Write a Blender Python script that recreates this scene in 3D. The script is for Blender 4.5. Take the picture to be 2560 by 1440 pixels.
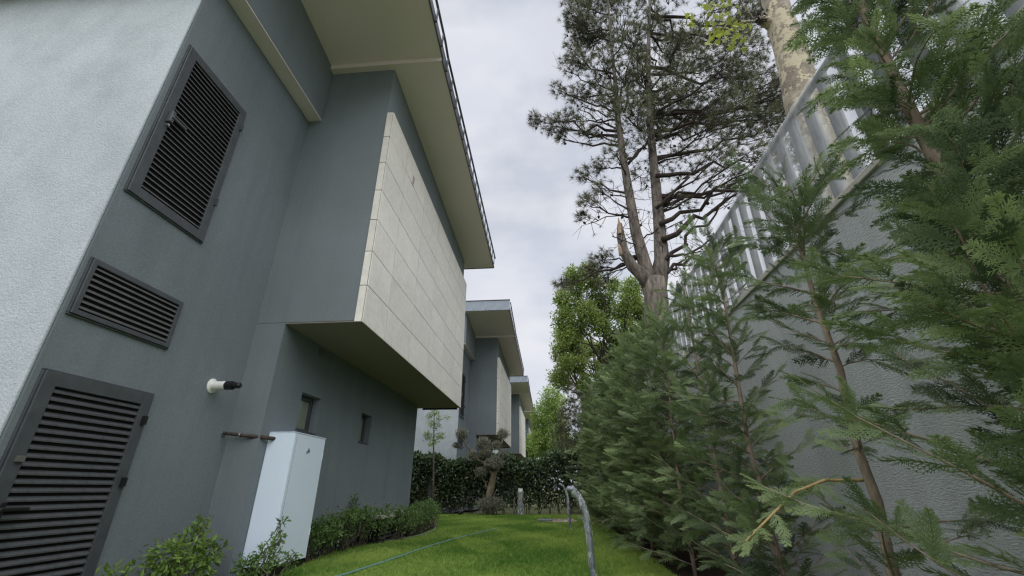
import bpy, bmesh, math, random
import numpy as np
from mathutils import Vector

# ------------------------------------------------------------------ scene, camera, sky, sun
for o in list(bpy.data.objects): bpy.data.objects.remove(o)
scene = bpy.context.scene
col = scene.collection
R = math.radians
CAMZ = 0.88
FPX, PITCH, YAW = 1096.0, math.atan(503/1096.), math.atan(103/math.hypot(1096, 503))

cam_d = bpy.data.cameras.new('camera'); cam = bpy.data.objects.new('camera', cam_d); col.objects.link(cam)
cam.location = (0, 0, CAMZ); cam.rotation_euler = (R(90)+PITCH, 0, YAW)
cam_d.sensor_width = 36; cam_d.lens = 36*FPX/2560; cam_d.clip_start = 0.05; cam_d.clip_end = 3000
scene.camera = cam

SUN_EL, SUN_AZ = R(66), R(176)            # azimuth measured from +Y towards +X
world = bpy.data.worlds.new('World'); scene.world = world; world.use_nodes = True
wn, wl = world.node_tree.nodes, world.node_tree.links
wn.clear()
w_out = wn.new('ShaderNodeOutputWorld')
sky = wn.new('ShaderNodeTexSky'); sky.sky_type = 'NISHITA'; sky.sun_disc = False
sky.sun_elevation = SUN_EL; sky.sun_rotation = SUN_AZ
b_sky = wn.new('ShaderNodeBackground'); b_sky.inputs[1].default_value = 0.05
b_cl = wn.new('ShaderNodeBackground'); b_cl.inputs[1].default_value = 0.415
tc = wn.new('ShaderNodeTexCoord'); mp = wn.new('ShaderNodeMapping'); mp.inputs['Scale'].default_value = (1.0, 1.0, 2.2)
nz = wn.new('ShaderNodeTexNoise'); nz.inputs['Scale'].default_value = 2.3; nz.inputs['Detail'].default_value = 4; nz.inputs['Roughness'].default_value = 0.52
rp = wn.new('ShaderNodeValToRGB')
rp.color_ramp.elements[0].position = 0.36; rp.color_ramp.elements[0].color = (0.68, 0.70, 0.765, 1)
rp.color_ramp.elements[1].position = 0.66; rp.color_ramp.elements[1].color = (0.83, 0.84, 0.88, 1)
e_ = rp.color_ramp.elements.new(0.50); e_.color = (0.725, 0.75, 0.83, 1)
nz2 = wn.new('ShaderNodeTexNoise'); nz2.inputs['Scale'].default_value = 3.1; nz2.inputs['Detail'].default_value = 5
rp2 = wn.new('ShaderNodeValToRGB')
rp2.color_ramp.elements[0].position = 0.32; rp2.color_ramp.elements[0].color = (0.70, 0.70, 0.70, 1)
rp2.color_ramp.elements[1].position = 0.50; rp2.color_ramp.elements[1].color = (0.96, 0.96, 0.96, 1)
mixs = wn.new('ShaderNodeMixShader')
wl.new(tc.outputs['Generated'], mp.inputs[0]); wl.new(mp.outputs[0], nz.inputs['Vector']); wl.new(mp.outputs[0], nz2.inputs['Vector'])
wl.new(nz.outputs['Fac'], rp.inputs[0]); wl.new(rp.outputs[0], b_cl.inputs[0]); wl.new(sky.outputs[0], b_sky.inputs[0])
wl.new(nz2.outputs['Fac'], rp2.inputs[0]); wl.new(rp2.outputs[0], mixs.inputs[0])
wl.new(b_sky.outputs[0], mixs.inputs[1]); wl.new(b_cl.outputs[0], mixs.inputs[2]); wl.new(mixs.outputs[0], w_out.inputs[0])

sun_d = bpy.data.lights.new('sun', 'SUN'); sun_d.energy = 1.5; sun_d.angle = R(100); sun_d.color = (1.0, 0.985, 0.955)
sun = bpy.data.objects.new('sun', sun_d); col.objects.link(sun)
sd = Vector((math.sin(SUN_AZ)*math.cos(SUN_EL), math.cos(SUN_AZ)*math.cos(SUN_EL), math.sin(SUN_EL)))
sun.rotation_euler = (-sd).to_track_quat('-Z', 'Y').to_euler(); sun.location = (0, -20, 40)

vs = scene.view_settings
vs.view_transform = 'Standard'; vs.look = 'None'; vs.exposure = 1.3; vs.gamma = 1.0; vs.use_curve_mapping = False
scene.render.engine = 'CYCLES'; scene.cycles.max_bounces = 8; scene.cycles.transparent_max_bounces = 12
scene.cycles.use_denoising = True; scene.cycles.denoiser = 'OPENIMAGEDENOISE'; scene.cycles.denoising_input_passes = 'RGB_ALBEDO_NORMAL'; scene.cycles.denoising_prefilter = 'NONE'; scene.cycles.filter_width = 1.3; scene.cycles.use_adaptive_sampling = False; scene.cycles.sample_clamp_indirect = 3.0

# ------------------------------------------------------------------ helpers
rng = np.random.default_rng(7)
_f = np.array([-math.sin(YAW)*math.cos(PITCH), math.cos(YAW)*math.cos(PITCH), math.sin(PITCH)])
_r = np.array([math.cos(YAW), math.sin(YAW), 0.]); _u = np.cross(_r, _f)
def px_ray(u, v): return _f*FPX + _r*(u-1280) + _u*(720-v)
def at_y(u, v, y): d = px_ray(u, v); p = d*(y/d[1]); p[2] += CAMZ; return p      # pixel -> point on plane y
def at_x(u, v, x): d = px_ray(u, v); p = d*(x/d[0]); p[2] += CAMZ; return p

def A(*a): return np.array(a, float)
def unit(v):
    v = np.asarray(v, float); n = np.linalg.norm(v, axis=-1, keepdims=True); return v/np.maximum(n, 1e-9)

class MB:
    def __init__(s): s.V = []; s.F = []; s.C = []; s.n = 0
    def add(s, V, F, C=None):
        V = np.asarray(V, float).reshape(-1, 3)
        s.V.append(V)
        if isinstance(F, np.ndarray): s.F.append(F+s.n)
        else: s.F += [np.asarray(f, int)[None]+s.n for f in F]
        if C is None: C = np.full((len(V),), 0.5)
        C = np.asarray(C, float)
        if C.ndim == 1: C = np.stack([C, np.zeros_like(C), np.zeros_like(C)], 1)
        s.C.append(C); s.n += len(V); return s
    def box(s, lo, hi, c=None):
        x0, y0, z0 = lo; x1, y1, z1 = hi
        V = [(x0,y0,z0),(x1,y0,z0),(x1,y1,z0),(x0,y1,z0),(x0,y0,z1),(x1,y0,z1),(x1,y1,z1),(x0,y1,z1)]
        return s.add(V, np.array([(0,3,2,1),(4,5,6,7),(0,1,5,4),(1,2,6,5),(2,3,7,6),(3,0,4,7)]))
    def prism(s, yz, x0, x1):           # profile in (y,z) extruded along x
        n = len(yz)
        V = [(x0, y, z) for y, z in yz]+[(x1, y, z) for y, z in yz]
        return s.add(V, [tuple(range(n)), tuple(range(2*n-1, n-1, -1))]+[(i, i+n, (i+1) % n+n, (i+1) % n) for i in range(n)])
    def prism_xy(s, xy, z0, z1):
        n = len(xy)
        V = [(x, y, z0) for x, y in xy]+[(x, y, z1) for x, y in xy]
        return s.add(V, [tuple(range(n-1, -1, -1)), tuple(range(n, 2*n))]+[(i, (i+1) % n, (i+1) % n+n, i+n) for i in range(n)])
    def tube(s, pts, rad, k=7, sq=1.0, cap=True, jitter=0, c=0.5):
        P = np.asarray(pts, float); n = len(P); rad = np.broadcast_to(np.asarray(rad, float), (n,))
        T = unit(np.gradient(P, axis=0)); up = A(0, 0, 1) if abs(T[0][2]) < .9 else A(1, 0, 0)
        N = unit(np.cross(T[0], up)); V = []
        for i in range(n):
            N = unit(N-T[i]*(N@T[i])); B = np.cross(T[i], N)
            a = np.linspace(0, 2*np.pi, k, endpoint=False)
            rr = rad[i]*(1+(rng.uniform(-jitter, jitter, k) if jitter else 0))
            V.append(P[i]+(np.cos(a)*rr)[:, None]*N+(np.sin(a)*rr*sq)[:, None]*B)
        V = np.concatenate(V); i = np.arange(n-1)[:, None]*k; j = np.arange(k)[None]; j2 = (j+1) % k
        F = np.stack([i+j, i+j2, i+k+j2, i+k+j], -1).reshape(-1, 4)
        m = s.n; s.add(V, F, np.full(len(V), c))
        if cap: s.F += [np.array([range(k-1, -1, -1)])+m, np.array([range(k)])+m+(n-1)*k]
        return s
    def build(s, name, mat, parent=None, smooth=False, bevel=0, seg=2):
        me = bpy.data.meshes.new(name)
        V = np.concatenate(s.V) if s.V else np.zeros((0, 3))
        C = np.concatenate(s.C)
        me.vertices.add(len(V)); me.vertices.foreach_set('co', V.ravel())
        tot = np.concatenate([np.full(len(f), f.shape[1]) for f in s.F]); idx = np.concatenate([f.ravel() for f in s.F])
        me.loops.add(len(idx)); me.loops.foreach_set('vertex_index', idx.astype(np.int32))
        me.polygons.add(len(tot)); st = np.concatenate([[0], np.cumsum(tot)[:-1]])
        me.polygons.foreach_set('loop_start', st.astype(np.int32)); me.polygons.foreach_set('loop_total', tot.astype(np.int32))
        me.polygons.foreach_set('use_smooth', np.full(len(tot), bool(smooth)))
        at = me.attributes.new('tint', 'FLOAT_COLOR', 'POINT')
        at.data.foreach_set('color', np.concatenate([C, np.ones((len(C), 1))], 1).astype(np.float32).ravel())
        me.update(calc_edges=True); me.validate()
        me.materials.append(mat if not isinstance(mat, str) else M[mat])
        o = bpy.data.objects.new(name, me); col.objects.link(o)
        if parent is not None: o.parent = parent
        if bevel:
            md = o.modifiers.new('bevel', 'BEVEL'); md.width = bevel; md.segments = seg; md.limit_method = 'ANGLE'
        return o

def empty(name, loc=(0, 0, 0)):
    o = bpy.data.objects.new(name, None); o.location = loc; o.empty_display_size = .2; col.objects.link(o); return o
def tag(o, label=None, cat=None, group=None, kind=None):
    if label: o['label'] = label
    if cat: o['category'] = cat
    if group: o['group'] = group
    if kind: o['kind'] = kind
    return o
def boxo(name, lo, hi, mat, parent=None, bevel=0): return MB().box(lo, hi).build(name, mat, parent, bevel=bevel)
def fix_parent(root):                    # parts were built in world space: keep them there under a moved Empty
    for c in root.children: c.location = c.location-root.location
def copy_tree(o, parent=None):
    c = o.copy(); col.objects.link(c); c.parent = parent
    for ch in list(o.children): copy_tree(ch, c)
    return c
def share(o, name, parent, loc=(0, 0, 0), scale=None, rot=None):
    c = bpy.data.objects.new(name, o.data); col.objects.link(c); c.parent = parent; c.location = loc
    if scale: c.scale = scale
    if rot: c.rotation_euler = rot
    for m in o.modifiers:
        d = c.modifiers.new(m.name, m.type); d.width = m.width; d.segments = m.segments; d.limit_method = m.limit_method
    return c

def scatter(mb, tmpl, O, X, N, S, tint):
    """instances of a template (V,F,T): origin O, axis X, normal N, scale S, tint per instance (n,3)"""
    V, F, T = tmpl; n = len(O)
    X = unit(X); Y = unit(np.cross(N, X)); Z = np.cross(X, Y)
    S = np.broadcast_to(np.asarray(S, float), (n,))
    W = O[:, None]+S[:, None, None]*(V[None, :, 0:1]*X[:, None]+V[None, :, 1:2]*Y[:, None]+V[None, :, 2:3]*Z[:, None])
    C = np.repeat(tint[:, None], len(V), 1).copy(); C[:, :, 1] = T[None]
    FF = (F[None]+(np.arange(n)*len(V))[:, None, None]).reshape(-1, F.shape[1])
    mb.add(W.reshape(-1, 3), FF, C.reshape(-1, 3))

# ------------------------------------------------------------------ materials
M = {}
def newmat(name):
    m = bpy.data.materials.new(name); m.use_nodes = True; M[name] = m
    nt = m.node_tree; return m, nt.nodes, nt.links, nt.nodes['Principled BSDF']
def rgb(c): return (*c, 1.0)
def noise(n, l, scale, detail=4, rough=.55, vec=None, sc=None):
    t = n.new('ShaderNodeTexNoise'); t.inputs['Scale'].default_value = scale; t.inputs['Detail'].default_value = detail; t.inputs['Roughness'].default_value = rough
    c = n.new('ShaderNodeTexCoord'); out = c.outputs['Object']
    if sc:
        mp = n.new('ShaderNodeMapping'); mp.inputs['Scale'].default_value = sc; l.new(out, mp.inputs[0]); out = mp.outputs[0]
    l.new(out, t.inputs['Vector']); return t
def ramp(n, l, src, p0, c0, p1, c1):
    r = n.new('ShaderNodeValToRGB'); e = r.color_ramp.elements
    e[0].position = p0; e[0].color = rgb(c0); e[1].position = p1; e[1].color = rgb(c1); l.new(src, r.inputs[0]); return r
def mixc(n, l, fac, a, b, mode='MIX'):
    x = n.new('ShaderNodeMix'); x.data_type = 'RGBA'; x.blend_type = mode
    if hasattr(fac, 'links') or not isinstance(fac, (int, float)): l.new(fac, x.inputs[0])
    else: x.inputs[0].default_value = fac
    for s, v in ((6, a), (7, b)):
        if isinstance(v, tuple): x.inputs[s].default_value = rgb(v)
        else: l.new(v, x.inputs[s])
    return x.outputs[2]
def bump(n, l, p, src, strength, dist):
    b = n.new('ShaderNodeBump'); b.inputs['Strength'].default_value = strength; b.inputs['Distance'].default_value = dist
    l.new(src, b.inputs['Height']); l.new(b.outputs[0], p.inputs['Normal']); return b

def plaster(name, c, var=.10, scale=90, bs=.5, bd=.006, streak=None, sc=None):
    m, n, l, p = newmat(name)
    big = noise(n, l, .55, 5, .6); fine = noise(n, l, scale, 3, .6, sc=sc)
    r1 = ramp(n, l, big.outputs['Fac'], .3, tuple(x*(1-var) for x in c), .72, tuple(min(1, x*(1+var)) for x in c))
    r2 = ramp(n, l, fine.outputs['Fac'], .3, (.86,)*3, .7, (1.1,)*3)
    cc = mixc(n, l, 1.0, r1.outputs[0], r2.outputs[0], 'MULTIPLY')
    if streak:
        s = noise(n, l, streak[0], 5, .62, sc=streak[1]); r3 = ramp(n, l, s.outputs['Fac'], streak[2], (1, 1, 1), streak[3], streak[4])
        cc = mixc(n, l, 1.0, cc, r3.outputs[0], 'MULTIPLY')
    l.new(cc, p.inputs['Base Color']); p.inputs['Roughness'].default_value = .9; p.inputs['Specular IOR Level'].default_value = .25
    bump(n, l, p, fine.outputs['Fac'], bs, bd); return m
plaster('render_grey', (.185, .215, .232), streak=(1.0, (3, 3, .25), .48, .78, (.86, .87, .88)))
plaster('render_facade', (.465, .515, .55), var=.10, scale=55, bs=.8, bd=.010, streak=(1.3, (1.3, 1.3, 1.0), .42, .66, (.84, .85, .855)))
plaster('render_wall', (.43, .46, .47), var=.08, scale=60, bs=.8, bd=.010, sc=(1, .45, 1.5), streak=(1.4, (2.5, 2.5, .13), .46, .72, (.76, .765, .77)))
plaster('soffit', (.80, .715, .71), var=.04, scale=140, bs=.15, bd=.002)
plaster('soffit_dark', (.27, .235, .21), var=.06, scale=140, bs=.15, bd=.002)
plaster('soil', (.055, .040, .028), var=.35, scale=30, bs=1, bd=.04)
plaster('ground', (.10, .11, .05), var=.3, scale=3, bs=.5, bd=.05)
plaster('concrete', (.42, .42, .37), var=.10, scale=60, bs=.4, bd=.004)
plaster('gravel', (.36, .31, .26), var=.35, scale=8, bs=.3, bd=.01)

def tilemat():
    m, n, l, p = newmat('stone_tile')
    oi = n.new('ShaderNodeObjectInfo')
    a = noise(n, l, 2.2, 8, .62, sc=(1, 1, 1)); b = noise(n, l, 14, 4, .6)
    a.noise_dimensions = '4D'
    mul = n.new('ShaderNodeMath'); mul.operation = 'MULTIPLY'; mul.inputs[1].default_value = 30; l.new(oi.outputs['Random'], mul.inputs[0]); l.new(mul.outputs[0], a.inputs['W'])
    gp = n.new('ShaderNodeNewGeometry')
    for q_ in (a, b):
        for k_ in list(q_.inputs['Vector'].links): l.remove(k_)
        l.new(gp.outputs['Position'], q_.inputs['Vector'])
    r = ramp(n, l, a.outputs['Fac'], .32, (.70, .675, .62), .70, (.80, .775, .72))
    r2 = ramp(n, l, b.outputs['Fac'], .35, (.93, .93, .93), .65, (1.04, 1.04, 1.04))
    r3 = ramp(n, l, oi.outputs['Random'], 0, (.94, .94, .94), 1, (1.04, 1.04, 1.03))
    c = mixc(n, l, 1.0, mixc(n, l, 1.0, r.outputs[0], r2.outputs[0], 'MULTIPLY'), r3.outputs[0], 'MULTIPLY')
    l.new(c, p.inputs['Base Color']); p.inputs['Roughness'].default_value = .55
tilemat()
def simple(name, c, rough=.5, metal=0, var=.08, scale=12, spec=.5, bs=0, bd=.002):
    m, n, l, p = newmat(name); t = noise(n, l, scale, 4)
    r = ramp(n, l, t.outputs['Fac'], .3, tuple(x*(1-var) for x in c), .7, tuple(min(1, x*(1+var)) for x in c))
    l.new(r.outputs[0], p.inputs['Base Color']); p.inputs['Roughness'].default_value = rough; p.inputs['Metallic'].default_value = metal
    p.inputs['Specular IOR Level'].default_value = spec
    if bs: bump(n, l, p, t.outputs['Fac'], bs, bd)
    return m
simple('anthracite', (.062, .070, .078), .45, var=.15, scale=9)
simple('slat_metal', (.066, .073, .078), .5, var=.25, scale=25)
simple('louvre_blade', (.105, .108, .108), .5, var=.15, scale=20)
simple('dark_void', (.006, .006, .008), .9)
simple('zinc', (.20, .235, .275), .42, metal=.35, var=.1, scale=4)
simple('rail_metal', (.075, .080, .095), .45, metal=.3)
simple('roof_sheet', (.12, .13, .15), .5)
simple('joint', (.20, .185, .16), .9)
simple('white_steel', (.73, .84, .97), .35, var=.02, scale=3)
simple('white_plastic', (.78, .79, .76), .4, var=.05)
simple('black_plastic', (.012, .012, .014), .35)
simple('rust_pipe', (.050, .034, .028), .7, var=.5, scale=30, bs=.5)
simple('steel', (.45, .45, .45), .35, metal=.9)
simple('fence_steel', (.11, .125, .145), .45, metal=.2, var=.1)
simple('hose', (.11, .24, .25), .4, var=.1)
simple('grey_pipe', (.16, .17, .17), .5)
simple('wood_pale', (.30, .22, .15), .8, var=.3, scale=20)
simple('cone', (.035, .024, .018), .8, var=.3, scale=40)
simple('curtain', (.42, .42, .30), .8)
m, n, l, p = newmat('glass'); p.inputs['Base Color'].default_value = (.32, .36, .28, 1); p.inputs['Roughness'].default_value = .06; p.inputs['Specular IOR Level'].default_value = .9; p.inputs['Alpha'].default_value = .82

def bark(name, c0, c1, scale=14, sc=(1, 1, .25), bd=.02, p0=.35, p1=.68):
    m, n, l, p = newmat(name); t = noise(n, l, scale, 6, .65, sc=sc)
    r = ramp(n, l, t.outputs['Fac'], p0, c0, p1, c1); l.new(r.outputs[0], p.inputs['Base Color']); p.inputs['Roughness'].default_value = .9
    p.inputs['Specular IOR Level'].default_value = .2
    bump(n, l, p, t.outputs['Fac'], .9, bd)
bark('bark_pine', (.07, .058, .05), (.24, .21, .185), 11)
bark('bark_twig', (.030, .024, .022), (.075, .060, .052), 10)
bark('bark_cypress', (.16, .12, .095), (.36, .29, .23), 22, bd=.006)
bark('bark_yellow', (.26, .18, .09), (.50, .38, .17), 30, bd=.003)
bark('bark_olive', (.09, .075, .055), (.29, .24, .17), 9)
bark('bark_grey', (.06, .05, .04), (.17, .15, .12), 12)
def plane_bark():
    m, n, l, p = newmat('bark_plane')
    v = n.new('ShaderNodeTexVoronoi'); v.inputs['Scale'].default_value = 7; c = n.new('ShaderNodeTexCoord'); mp = n.new('ShaderNodeMapping'); mp.inputs['Scale'].default_value = (1.3, 1.3, .7)
    w = noise(n, l, 5, 4); ad = n.new('ShaderNodeVectorMath'); ad.operation = 'ADD'
    l.new(c.outputs['Object'], mp.inputs[0]); l.new(mp.outputs[0], ad.inputs[0]); l.new(w.outputs['Color'], ad.inputs[1]); l.new(ad.outputs[0], v.inputs['Vector'])
    t = noise(n, l, 6, 5, .6)
    r = ramp(n, l, t.outputs['Fac'], .40, (.20, .17, .135), .62, (.34, .30, .235))
    s = n.new('ShaderNodeSeparateColor'); l.new(v.outputs['Color'], s.inputs[0])
    r2 = ramp(n, l, s.outputs[0], .68, (0, 0, 0), .72, (1, 1, 1))
    cc = mixc(n, l, r2.outputs[0], r.outputs[0], (.47, .42, .30))
    t3 = noise(n, l, 24, 3, .6); r3 = ramp(n, l, t3.outputs['Fac'], .28, (.35, .33, .3), .40, (1, 1, 1))
    cc = mixc(n, l, 1.0, cc, r3.outputs[0], 'MULTIPLY')
    l.new(cc, p.inputs['Base Color']); p.inputs['Roughness'].default_value = .85; bump(n, l, p, s.outputs[0], .5, .01)
plane_bark()

def foliage(name, dark, light, tip, rough=.55, trans=.36, spec=.3):
    """tint.r: per-instance dark..light, tint.g: 0 base..1 tip"""
    m, n, l, p = newmat(name)
    a = n.new('ShaderNodeAttribute'); a.attribute_name = 'tint'; s = n.new('ShaderNodeSeparateColor'); l.new(a.outputs['Color'], s.inputs[0])
    c1 = mixc(n, l, s.outputs[0], dark, light)
    pw = n.new('ShaderNodeMath'); pw.operation = 'MULTIPLY'; l.new(s.outputs[1], pw.inputs[0]); l.new(s.outputs[0], pw.inputs[1])
    c2 = mixc(n, l, pw.outputs[0], c1, tip)
    l.new(c2, p.inputs['Base Color']); p.inputs['Roughness'].default_value = rough; p.inputs['Specular IOR Level'].default_value = spec
    tr = n.new('ShaderNodeBsdfTranslucent'); l.new(c2, tr.inputs[0]); mx = n.new('ShaderNodeMixShader'); mx.inputs[0].default_value = trans
    l.new(p.outputs[0], mx.inputs[1]); l.new(tr.outputs[0], mx.inputs[2]); l.new(mx.outputs[0], n['Material Output'].inputs[0])
foliage('leaf_cypress', (.075, .112, .062), (.215, .295, .140), (.42, .53, .22))
foliage('leaf_pine', (0.065, 0.075, 0.046), (0.18, 0.195, 0.115), (0.3, 0.31, 0.17), trans=.15)
foliage('leaf_laurel', (0.021, 0.039, 0.016), (0.057, 0.101, 0.034), (0.103, 0.161, 0.052), rough=.28, trans=.15, spec=.6)
foliage('leaf_shrub', (0.053, 0.108, 0.033), (0.128, 0.225, 0.063), (0.195, 0.315, 0.090), rough=.4)
foliage('leaf_shrub_light', (0.065, 0.125, 0.026), (0.155, 0.26, 0.055), (0.22, 0.34, 0.075), rough=.4)
foliage('leaf_olive', (0.09, 0.105, 0.07), (0.25, 0.26, 0.19), (0.34, 0.34, 0.27), rough=.6, trans=.15)
foliage('leaf_tree', (0.11, 0.165, 0.045), (0.3, 0.4, 0.11), (0.42, 0.53, 0.16), rough=.45, trans=.4)
foliage('leaf_lime', (0.121, 0.189, 0.047), (0.270, 0.392, 0.101), (0.351, 0.486, 0.135), rough=.5, trans=.4)
foliage('leaf_plane', (.16, .20, .030), (.33, .38, .060), (.38, .42, .08), rough=.5, trans=.45)
foliage('grass_blade', (0.083, 0.196, 0.028), (0.230, 0.380, 0.069), (0.414, 0.517, 0.127), rough=.5, trans=.3)

def filmmat(name, alpha0, alpha1, c=(.80, .82, .84), sc=(1, 1, .25), scale=9):
    m, n, l, p = newmat(name); t = noise(n, l, scale, 6, .62, sc=sc)
    p.inputs['Base Color'].default_value = rgb(c); p.inputs['Roughness'].default_value = .22
    r = ramp(n, l, t.outputs['Fac'], .35, (alpha0,)*3, .68, (alpha1,)*3); l.new(r.outputs[0], p.inputs['Alpha'])
    bump(n, l, p, t.outputs['Fac'], .8, .03)
    tr = n.new('ShaderNodeBsdfTranslucent'); tr.inputs[0].default_value = rgb(c); tp = n.new('ShaderNodeBsdfTransparent')
    mx0 = n.new('ShaderNodeMixShader'); mx0.inputs[0].default_value = .60
    p.inputs['Alpha'].default_value = 1
    for k in list(p.inputs['Alpha'].links): l.remove(k)
    l.new(p.outputs[0], mx0.inputs[1]); l.new(tr.outputs[0], mx0.inputs[2])
    mx = n.new('ShaderNodeMixShader'); l.new(r.outputs[0], mx.inputs[0]); l.new(tp.outputs[0], mx.inputs[1]); l.new(mx0.outputs[0], mx.inputs[2]); l.new(mx.outputs[0], n['Material Output'].inputs[0])
filmmat('fence_film', .30, .58)
filmmat('wrap_film', .02, .98, (.88, .90, .92), (1, 1, .45), 17)
for nd_ in M['wrap_film'].node_tree.nodes:
    if nd_.type == 'VALTORGB': nd_.color_ramp.elements[0].position = .50; nd_.color_ramp.elements[1].position = .62
M['wrap_film'].node_tree.nodes['Principled BSDF'].inputs['Roughness'].default_value = .12

# ------------------------------------------------------------------ ground
H0 = 0.0
g = MB().add([(-600, -600, -.03), (600, -600, -.03), (600, 900, -.03), (-600, 900, -.03)], np.array([(0, 1, 2, 3)])).build('ground', 'ground'); tag(g, kind='structure')
bed_edge = [(-2.75, .5), (-2.85, 4.2), (-3.05, 5.5), (-3.25, 6.6), (-3.38, 7.7), (-3.30, 8.7), (-2.92, 9.3), (-2.78, 10.4), (-2.92, 12.2), (-3.45, 14.5), (-4.1, 17.4), (-4.3, 18.2)]
lawn_right = [(1.1, 18.4), (1.05, 12), (.95, 5), (.9, .3)]
poly = bed_edge[::-1]+[]                       # counter-clockwise ring
ring = [(1.25, -6), (1.3, 5), (1.35, 12), (1.35, 18.5)]+[(-4.3, 18.4)]+bed_edge[::-1]+[(-2.75, -6)]
def lawn_z(x, y): return .012*np.sin(x*1.7+.4)*np.sin(y*.9)+.01*np.sin(y*2.3+x)
bm = bmesh.new(); bv = [bm.verts.new((x, y, 0)) for x, y in ring]; bm.faces.new(bv); me = bpy.data.meshes.new('lawn'); bm.to_mesh(me); bm.free()
m, n, l, p = newmat('lawn_green')
t1 = noise(n, l, .9, 5, .6); t2 = noise(n, l, 40, 3); r1 = ramp(n, l, t1.outputs['Fac'], .35, (.09, .17, .028), .66, (.22, .28, .065)); r2 = ramp(n, l, t2.outputs['Fac'], .3, (.6,)*3, .7, (1.2,)*3)
l.new(mixc(n, l, 1.0, r1.outputs[0], r2.outputs[0], 'MULTIPLY'), p.inputs['Base Color']); p.inputs['Roughness'].default_value = .9; bump(n, l, p, t2.outputs['Fac'], .8, .02)
me.materials.append(M['lawn_green']); lawn = bpy.data.objects.new('lawn', me); col.objects.link(lawn); tag(lawn, kind='structure')
bed = MB().add([(-8, -6, -.012), (-2.4, -6, -.012), (-2.4, 19, -.012), (-8, 19, -.012)], np.array([(0, 1, 2, 3)])).build('planting_bed', 'soil'); tag(bed, kind='structure')
bed2 = MB().add([(.7, -6, -.014), (2.6, -6, -.014), (2.6, 40, -.014), (.7, 40, -.014)], np.array([(0, 1, 2, 3)])).build('tree_bed', 'soil'); tag(bed2, kind='structure')
bed3 = MB().add([(-9, 18.0, -.010), (2.3, 18.0, -.010), (2.3, 19.6, -.010), (-9, 19.6, -.010)], np.array([(0, 1, 2, 3)])).build('hedge_bed', 'soil'); tag(bed3, kind='structure')

# ------------------------------------------------------------------ house
XA, XB, XW, XT, YN = -3.85, -3.45, -2.5, -2.4, 5.19
Y0, YL, YB, YR0, YR1, XR = 2.92, 11.45, 11.9, 2.3, 12.35, -1.65
ZB = 2.88
def wall_holes(mb, x, y0, y1, z0, z1, holes, depth):
    ys = sorted({y0, y1, *[h[0] for h in holes], *[h[1] for h in holes]}); zs = sorted({z0, z1, *[h[2] for h in holes], *[h[3] for h in holes]})
    for a, b in zip(ys, ys[1:]):
        for c, d in zip(zs, zs[1:]):
            if any(h[0] <= a and b <= h[1] and h[2] <= c and d <= h[3] for h in holes): continue
            mb.add([(x, a, c), (x, b, c), (x, b, d), (x, a, d)], np.array([(0, 1, 2, 3)]))
    for a, b, c, d in holes:
        X = x-depth
        for q in ([(x, a, c), (x, a, d), (X, a, d), (X, a, c)], [(x, b, c), (X, b, c), (X, b, d), (x, b, d)], [(x, a, c), (X, a, c), (X, b, c), (x, b, c)], [(x, a, d), (x, b, d), (X, b, d), (X, a, d)]):
            mb.add(q, np.array([(0, 1, 2, 3)]))

def louvre(parent, name, y0, y1, z0, z1, fr, nsl, blade, pitch_deg, proud=.034, door=False):
    """frame with a dark box behind angled blades, on wall x=XA"""
    f = MB(); x0, x1 = XA-.0, XA+proud
    f.box((x0, y0, z0), (x1, y0+fr, z1)); f.box((x0, y1-fr, z0), (x1, y1, z1))
    f.box((x0, y0+fr, z1-fr), (x1-.001, y1-fr, z1)); f.box((x0, y0+fr, z0), (x1-.001, y1-fr, z0+fr))
    fo = f.build(name, 'anthracite', parent, bevel=.004)
    e = .014                                       # outer flange
    g = MB()
    for lo, hi in (((y0-e, z0-e), (y1+e, z0-.002)), ((y0-e, z1+.002), (y1+e, z1+e)), ((y0-e, z0), (y0-.002, z1)), ((y1+.002, z0), (y1+e, z1))):
        g.box((XA-.01, lo[0], lo[1]), (XA+proud*.55, hi[0], hi[1]))
    g.build('outer_frame', 'anthracite', fo, bevel=.002)
    MB().box((XA-.02, y0+fr-.004, z0+fr-.004), (XA+.004, y1-fr+.004, z1-fr+.004)).build('backing', 'dark_void', fo)
    a = R(pitch_deg); hz = z1-z0-2*fr; ph = hz/nsl; dx = proud-.012
    prof = [(0, 0), (dx, -dx*math.tan(a)), (dx, -dx*math.tan(a)-.012), (dx-.003, -dx*math.tan(a)-.012), (dx-.003, -dx*math.tan(a)-.003), (0, -.004)]
    ya, yb = y0+fr-.002, y1-fr+.002; nn = len(prof); b = MB()
    V = [(px, ya, pz) for px, pz in prof]+[(px, yb, pz) for px, pz in prof]
    b.add(V, [tuple(range(nn)), tuple(range(2*nn-1, nn-1, -1))]+[(i, i+nn, (i+1) % nn+nn, (i+1) % nn) for i in range(nn)])
    s0 = None
    for i in range(nsl):
        loc = (XA+.005, 0, z0+fr+ph*(i+.62)+.012)
        if s0 is None: s0 = b.build('slat', blade, fo); s0.location = loc
        else: share(s0, 'slat', fo, loc)
    return fo

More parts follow.
